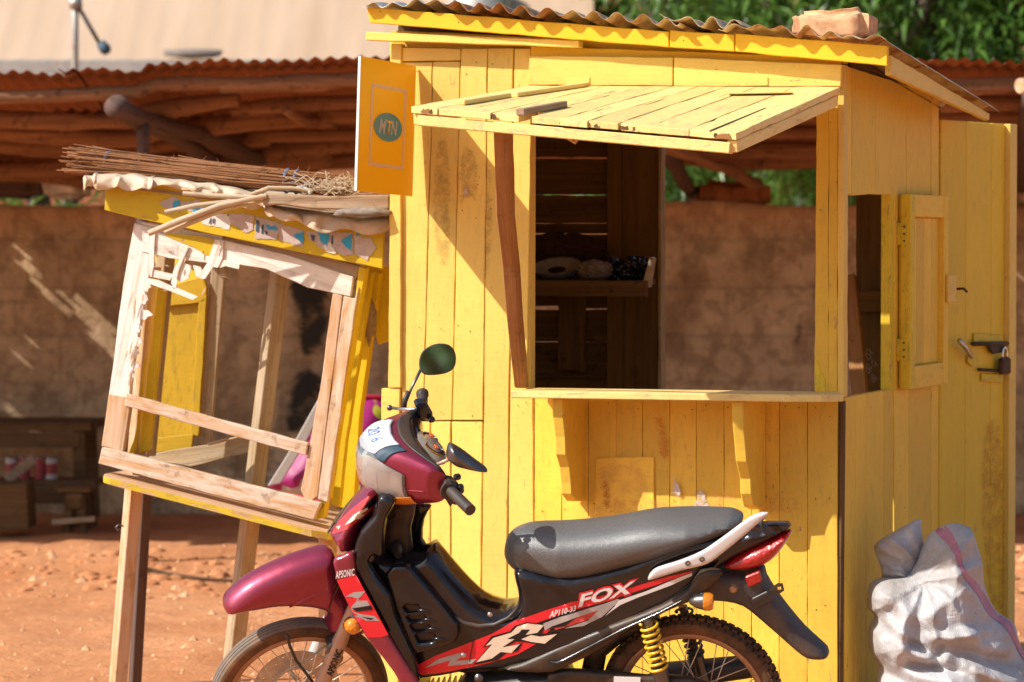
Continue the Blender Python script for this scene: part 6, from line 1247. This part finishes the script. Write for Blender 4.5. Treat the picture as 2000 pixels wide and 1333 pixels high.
mk('exhaust', tube([B.at(1120, 1400, .13), B.at(1200, 1390, .15), B.at(1310, 1320, .16), B.at(1480, 1300, .17)], [.02, .038, .045, .036], 20), M['blackm'], bike, BW, smooth=True, auto=50)
mk('hub_drum', lathe([(0, -.045), (.06, -.045), (.065, -.03), (.065, .03), (0, .03)], rc, (0, 1, 0), 32), M['gun'], bike, BW, smooth=True, auto=40)
eng = B.at(960, 1380, 0)
shell('engine_case', B, [(900, 1330), (960, 1318), (1060, 1305), (1110, 1320), (1120, 1390), (1090, 1430), (1000, 1445), (930, 1430), (890, 1380)], .11, .05, 'gun', 0, -.06, .014, 3)
for k in range(7): c = B.at(830 + k * 11, 1372 - k * 1, 0); mk('cooling_fin', box(c, (.006, .13, .11)), M['gun'], bike, BW, bevel=.002)
mk('cylinder_head', box(B.at(800, 1375, 0), (.05, .11, .09)), M['gun'], bike, BW, bevel=.01); mk('down_pipe', tube([B.at(800, 1420, .02), B.at(850, 1465, .05), B.at(1000, 1470, .10), B.at(1120, 1400, .13)], .015, 14), M['gun'], bike, BW, smooth=True)
mk('foot_peg', tube([B.at(995, 1380, -.10), B.at(995, 1380, -.24)], .016, 14), M['blackm'], bike, BW, smooth=True); mk('gear_pedal', tube([B.at(870, 1400, -.14), B.at(960, 1405, -.14), B.at(1060, 1410, -.14)], .008, 10), M['gun'], bike, BW, smooth=True)
mk('side_stand', tube([B.at(985, 1400, -.08), B.at(960, 1470, -.2), (B.I @ Vector((B.W @ B.at(950, 1500, -.22)).to_3d()))], .011, 10), M['gun'], bike, BW, smooth=True)
mk('frame_beam', tube([B.at(760, 1130, 0), B.at(860, 1290, 0), B.at(1000, 1320, 0), B.at(1130, 1330, 0)], .025, 12), M['dirtyb'], bike, BW, smooth=True); mk('inner_guard', tube([B.at(1150, 1350, 0), B.at(1165, 1270, 0), B.at(1210, 1230, 0), B.at(1280, 1198, 0)], .035, 12), M['dirtyb'], bike, BW, smooth=True)
mk('case_bolt', lathe([(0, -.01), (.012, -.008), (.014, 0)], B.at(935, 1325, -.12), (0, 1, 0), 14), M['gun'], bike, BW, smooth=True)
# ---- headlight cowl: a lofted shell across the handlebar
st_ = [(0, 770, 908, 70, 58), (.05, 773, 906, 68, 57), (.09, 782, 902, 59, 53), (.12, 795, 899, 46, 48), (.15, 810, 895, 33, 41), (.18, 825, 891, 23, 34), (.195, 830, 890, 16, 26)]
def cowl(y, t, grow=0.0):
    "t in degrees: 0 rear, 90 top, 180 front, 270 bottom"
    ay = abs(y); cx = np.interp(ay, [s[0] for s in st_], [s[1] for s in st_]); cy = np.interp(ay, [s[0] for s in st_], [s[2] for s in st_]); a = np.interp(ay, [s[0] for s in st_], [s[3] for s in st_]); b = np.interp(ay, [s[0] for s in st_], [s[4] for s in st_])
    T = math.radians(t + 0.0); e = 2 / 2.5; cs, sn = math.cos(T), math.sin(T); X = cx + a * math.copysign(abs(cs) ** e, cs) + (b * sn) * -.05; Z = cy - b * math.copysign(abs(sn) ** e, sn)
    q = Sf.at(X, Z, 0); nrm = Vector((cs, 0, sn)); return Vector((q.x, y, q.z)) + nrm * grow + Vector((0, math.copysign(grow * .5, y) if ay > .1 else 0, 0))
def cpatch(name, ys0, ys1, t0, t1, mat, grow=0.0, ny=26, nt=26, thick=0.0, cond=None, parent=None):
    v = []; f = []
    for j in range(ny + 1):
        for i in range(nt + 1):
            y = ys0 + (ys1 - ys0) * j / ny; a0 = t0(y) if callable(t0) else t0; a1 = t1(y) if callable(t1) else t1; v.append(cowl(y, a0 + (a1 - a0) * i / nt, grow))
    for j in range(ny):
        for i in range(nt): a = j * (nt + 1) + i; f.append((a, a + nt + 1, a + nt + 2, a + 1))
    o = mk(name, (v, f), M[mat], parent or bike, Sf.W, smooth=True)
    if thick: s = o.modifiers.new('solid', 'SOLIDIFY'); s.thickness = thick; s.offset = 0
    return o
fl = lambda y: 132 - 0 * y + max(0, abs(y) - .06) * 500
co = cpatch('headlight_cowl', -.195, .195, 0, 360, 'maroon', 0, 44, 80, .003)
for s in (-1, 1): mk('cowl_end', ([cowl(s * .195, t) for t in range(0, 360, 10)], [tuple(range(36))[::s]]), M['maroon'], co, Sf.W)
lo_ = lambda y: 138 + max(0, abs(y) - .055) * 330; hi_ = lambda y: 236 - max(0, abs(y) - .05) * 120
cpatch('headlight_lens', -.145, .145, lo_, hi_, 'refl', .0025, 34, 26, .002, parent=co); cpatch('headlight_glass', -.148, .148, lambda y: lo_(y) - 2, lambda y: hi_(y) + 2, 'clearl', .006, 34, 26, .0015, parent=co)
for s in (-1, 1): cpatch('indicator_lens', s * .035, s * .155, lambda y: 222 - abs(y) * 130 + 10, lambda y: 250 - abs(y) * 60, 'ambl', .0085, 20, 10, .001, parent=co)
cpatch('cowl_crease', -.185, -.10, 196, 201, 'maroon', .002, 14, 3, .002, parent=co)
for (ya, yb, ta, tb, mt) in ((-.10, .02, 150, 158, 'whst'), (-.115, -.06, 165, 200, 'whst'), (-.04, .06, 178, 186, 'chrome'), (-.05, .0, 196, 208, 'whst'), (.03, .09, 160, 200, 'whst'), (-.09, -.03, 212, 218, 'chrome')):
    cpatch('lens_highlight', ya, yb, (lambda y, ta=ta: ta + 60 * abs(y)), (lambda y, tb=tb: tb + 40 * abs(y)), mt, .0040, 8, 6, parent=co)  # white and chrome strips painted in as the lens's highlights and ribs
# dash: black hood rim, instrument dome
cpatch('dash_rim', -.19, .19, 62, 84, 'blackm', .004, 30, 6, .004, parent=co); cpatch('dash_rim', -.185, .185, -30, 62, 'black', .0028, 30, 14, .002, parent=co)
gd = Vector((.52, 0, .85)); gc = Sf.at(828, 872, 0) + Vector((.016, -.012, -.004)); mb = MB(); N1, N2 = 28, 8; e1 = Vector((0, 1, 0)); e2 = gd.cross(e1).normalized(); v = []; f = []
for j in range(N2 + 1):
    r__ = math.sin(j / N2 * math.pi / 2); h__ = math.cos(j / N2 * math.pi / 2)
    for i in range(N1): a = 2 * math.pi * i / N1; v.append(gc + e1 * (.098 * r__ * math.cos(a)) + e2 * (.052 * r__ * math.sin(a)) + gd.normalized() * (.024 * h__))
for j in range(N2):
    for i in range(N1): f.append((j * N1 + i, (j + 1) * N1 + i, (j + 1) * N1 + (i + 1) % N1, j * N1 + (i + 1) % N1))
mk('instrument_glass', (v, f), M['gauge'], co, Sf.W, smooth=True)
for yy, s in ((-.035, 1), (.04, .8)): mk('dial', lathe([(.030 * s, .0), (.033 * s, .003), (.036 * s, 0)], gc + e1 * yy + gd.normalized() * .019, gd, 24), M['chrome'], co, Sf.W, smooth=True); mk('dial_face', lathe([(0, .002), (.030 * s, .002)], gc + e1 * yy + gd.normalized() * .018, gd, 20), M['blackm'], co, Sf.W); mk('needle', box(gc + e1 * yy + gd.normalized() * .027, (.010, .022, .003), Matrix.Rotation(R(30), 3, 'Y')), M['orangeind'], co, Sf.W)
# paper plate wrapped over the front
pp = cpatch('paper_plate', -.075, .085, lambda y: 92 - (y + .075) * 15, lambda y: 148 + (y > 0) * y * 20 - (y < 0) * 12 * abs(y) * 8, 'paper', .006, 30, 20, .0008, parent=co)
def ptext(s, y0_, y1_, t0_, t1_, mat, bold=.0):
    v, f = textmesh(s, bold=bold); out = [cowl(y0_ + (y1_ - y0_) * a, t0_ + (t1_ - t0_) * b, .0085) for a, b in v]; mk('lettering', (out, f), M[mat], pp, Sf.W)
ptext('2016', .045, -.035, 126, 104, 'inkb', .0)
for k, (a, b, s) in enumerate(((.075, .03, 'L A'), (.06, -.01, 'II I II'))): ptext(s, a, b, 134 + 0 * k - (k == 0) * 8 + k * 2, 126 - (k == 0) * 10 + k * 3, ('inkd', 'inkr')[k])
cpatch('black_visor', -.105, -.05, 92, 150, 'navy', .0035, 14, 14, .001, parent=co); cpatch('black_visor', -.03, .06, 140, 158, 'navy', .0045, 14, 8, .001, parent=co)
# ---- handlebar, grips, levers, mirrors
hb = Sf.at(850, 888, 0)
def hp(px, py, y): return Sf.at(px, py, y)
ga = hp(878, 957, -.21); gb = hp(919, 997, -.34)
mk('handlebar', tube([hp(872, 950, -.19), ga], .012, 12), M['gun'], bike, Sf.W, smooth=True)
gp = mk('grip', tube([ga + (gb - ga) * t for t in np.linspace(0, 1, 26)], [.0165 + .0012 * (i % 2) for i in range(26)], 20), M['blackm'], bike, Sf.W, smooth=True, auto=35)
mk('grip_flange', lathe([(.0, -.004), (.030, -.004), (.031, .004), (0, .004)], ga, gb - ga, 24), M['blackm'], bike, Sf.W, smooth=True, auto=40)
mk('switch_housing', prism([hp(a, b, -.17) for a, b in ((860, 928), (878, 925), (893, 940), (897, 962), (888, 975), (868, 968))], (0, -.05, 0)), M['blackm'], bike, Sf.W, bevel=.008)
mk('switch_knob', box(hp(893, 932, -.20), (.022, .02, .018)), M['black'], bike, Sf.W, bevel=.005); mk('switch_knob', box(hp(900, 955, -.215), (.018, .02, .03)), M['black'], bike, Sf.W, bevel=.005)
mk('cable_guide', tube([hp(873, 972, -.18), hp(880, 985, -.19), hp(886, 975, -.2)], .007, 8), M['blackm'], bike, Sf.W, smooth=True)
fa_ = hp(826, 815, .21); fb_ = hp(825, 768, .33)
mk('grip', tube([fa_ + (fb_ - fa_) * t for t in np.linspace(0, 1, 22)], [.0155 + .0012 * (i % 2) + (.003 if i > 18 else 0) for i in range(22)], 20), M['blackm'], bike, Sf.W, smooth=True, auto=35)
mk('switch_housing', prism([hp(a, b, .16) for a, b in ((812, 792), (835, 790), (848, 812), (842, 826), (818, 818))], (0, .05, 0)), M['black'], bike, Sf.W, bevel=.008)
mk('switch_knob', box(hp(843, 820, .15), (.02, .02, .018)), M['black'], bike, Sf.W, bevel=.005)
mk('brake_lever', tube([hp(812, 800, .20), hp(790, 800, .26), hp(764, 797, .30)], [.007, .006, .005], 10), M['steel'], bike, Sf.W, smooth=True); mk('lever_ball', lathe([(0, -.010), (.007, -.007), (.010, 0), (.007, .007), (0, .010)], hp(761, 797, .30), (1, 0, 0), 16), M['gun'], bike, Sf.W, smooth=True)
def mirrorhead(pts, fr, y, face, ctr, label):
    pass
# far mirror: glass turned to the rider
mk('mirror_stem', tube([hp(790, 793, .15), hp(803, 760, .17), hp(822, 722, .19)], [.0045, .0045, .005], 10), M['gun'], bike, Sf.W, smooth=True); mk('stem_boot', tube([hp(789, 795, .15), hp(791, 782, .155), hp(798, 764, .165)], [.0085, .0085, .007], 12), M['blackm'], bike, Sf.W, smooth=True)
mc = WORLD.at(856, 702, 9.75); mn = (CO - mc).normalized(); mn = (mn + Vector((.03, 0, .012))).normalized(); MF = Matrix.Translation(mc) @ gmat((0, 0, 0), Vector((1, 0, 0)) - mn * mn.x, -(-mn)).to_4x4()
# frame whose local y points away from the viewer
ex = (Vector((1, 0, 0)) - mn * mn.x).normalized(); ey = -mn; ez = ex.cross(ey); MFm = Matrix((ex, ey, ez)).transposed().to_4x4(); MFm.translation = mc; MF = Frame(MFm)
mpts = [(820, 722), (819, 702), (826, 686), (842, 675), (860, 671), (877, 674), (888, 686), (891, 704), (886, 720), (872, 729), (850, 733), (830, 732)]
V, F, lo = fill(spline(L2(MF, mpts, 0), 4), .006); vf, _ = pillow(spline(L2(MF, mpts, 0), 4), .018, .028, .006, .006, p=2.0)
vv = [Vector((p.x, max(p.y, -.001) if p.y < .006 else p.y * 1.6 + .002, p.z)) for p in vf[0]]
mh = mk('mirror_housing', (vv, vf[1]), M['blackm'], bike, MFm, smooth=True, auto=40)
ip = [(a * .93 + 855 * .07, b * .93 + 702.5 * .07) for a, b in mpts]; V, F, lo = fill(spline(L2(MF, ip, 0), 4), .008)
F2 = [t if ((V[t[1]][0] - V[t[0]][0]) * (V[t[2]][1] - V[t[0]][1]) - (V[t[1]][1] - V[t[0]][1]) * (V[t[2]][0] - V[t[0]][0])) > 0 else t[::-1] for t in F]
mk('mirror_glass', ([Vector((a, -.0025, b)) for a, b in V], F2), M['mirror'], mh, MFm, smooth=True)
# near mirror: seen along its back
nm = [(1108, 690), (1120, 640), (1150, 615), (1200, 632), (1290, 690), (1380, 760), (1476, 830), (1470, 848), (1380, 842), (1270, 820), (1180, 795), (1130, 760), (1105, 730)]
NMW = Frame(Sf.W); nmo, _ = shell('mirror_housing', Sf, [cw(*q) for q in nm], .045, .028, 'gun', -.20, -.20, .006, 3, p=2.0)
mk('mirror_stem', tube([hp(*cw(975, 810), -.15), hp(*cw(1050, 785), -.17), hp(*cw(1140, 745), -.19)], [.0055, .0055, .006], 10), M['fork'], bike, Sf.W, smooth=True); mk('stem_boot', tube([hp(*cw(985, 885), -.15), hp(*cw(985, 850), -.15), hp(*cw(975, 808), -.15)], [.013, .011, .009], 14), M['blackm'], bike, Sf.W, smooth=True, auto=50)
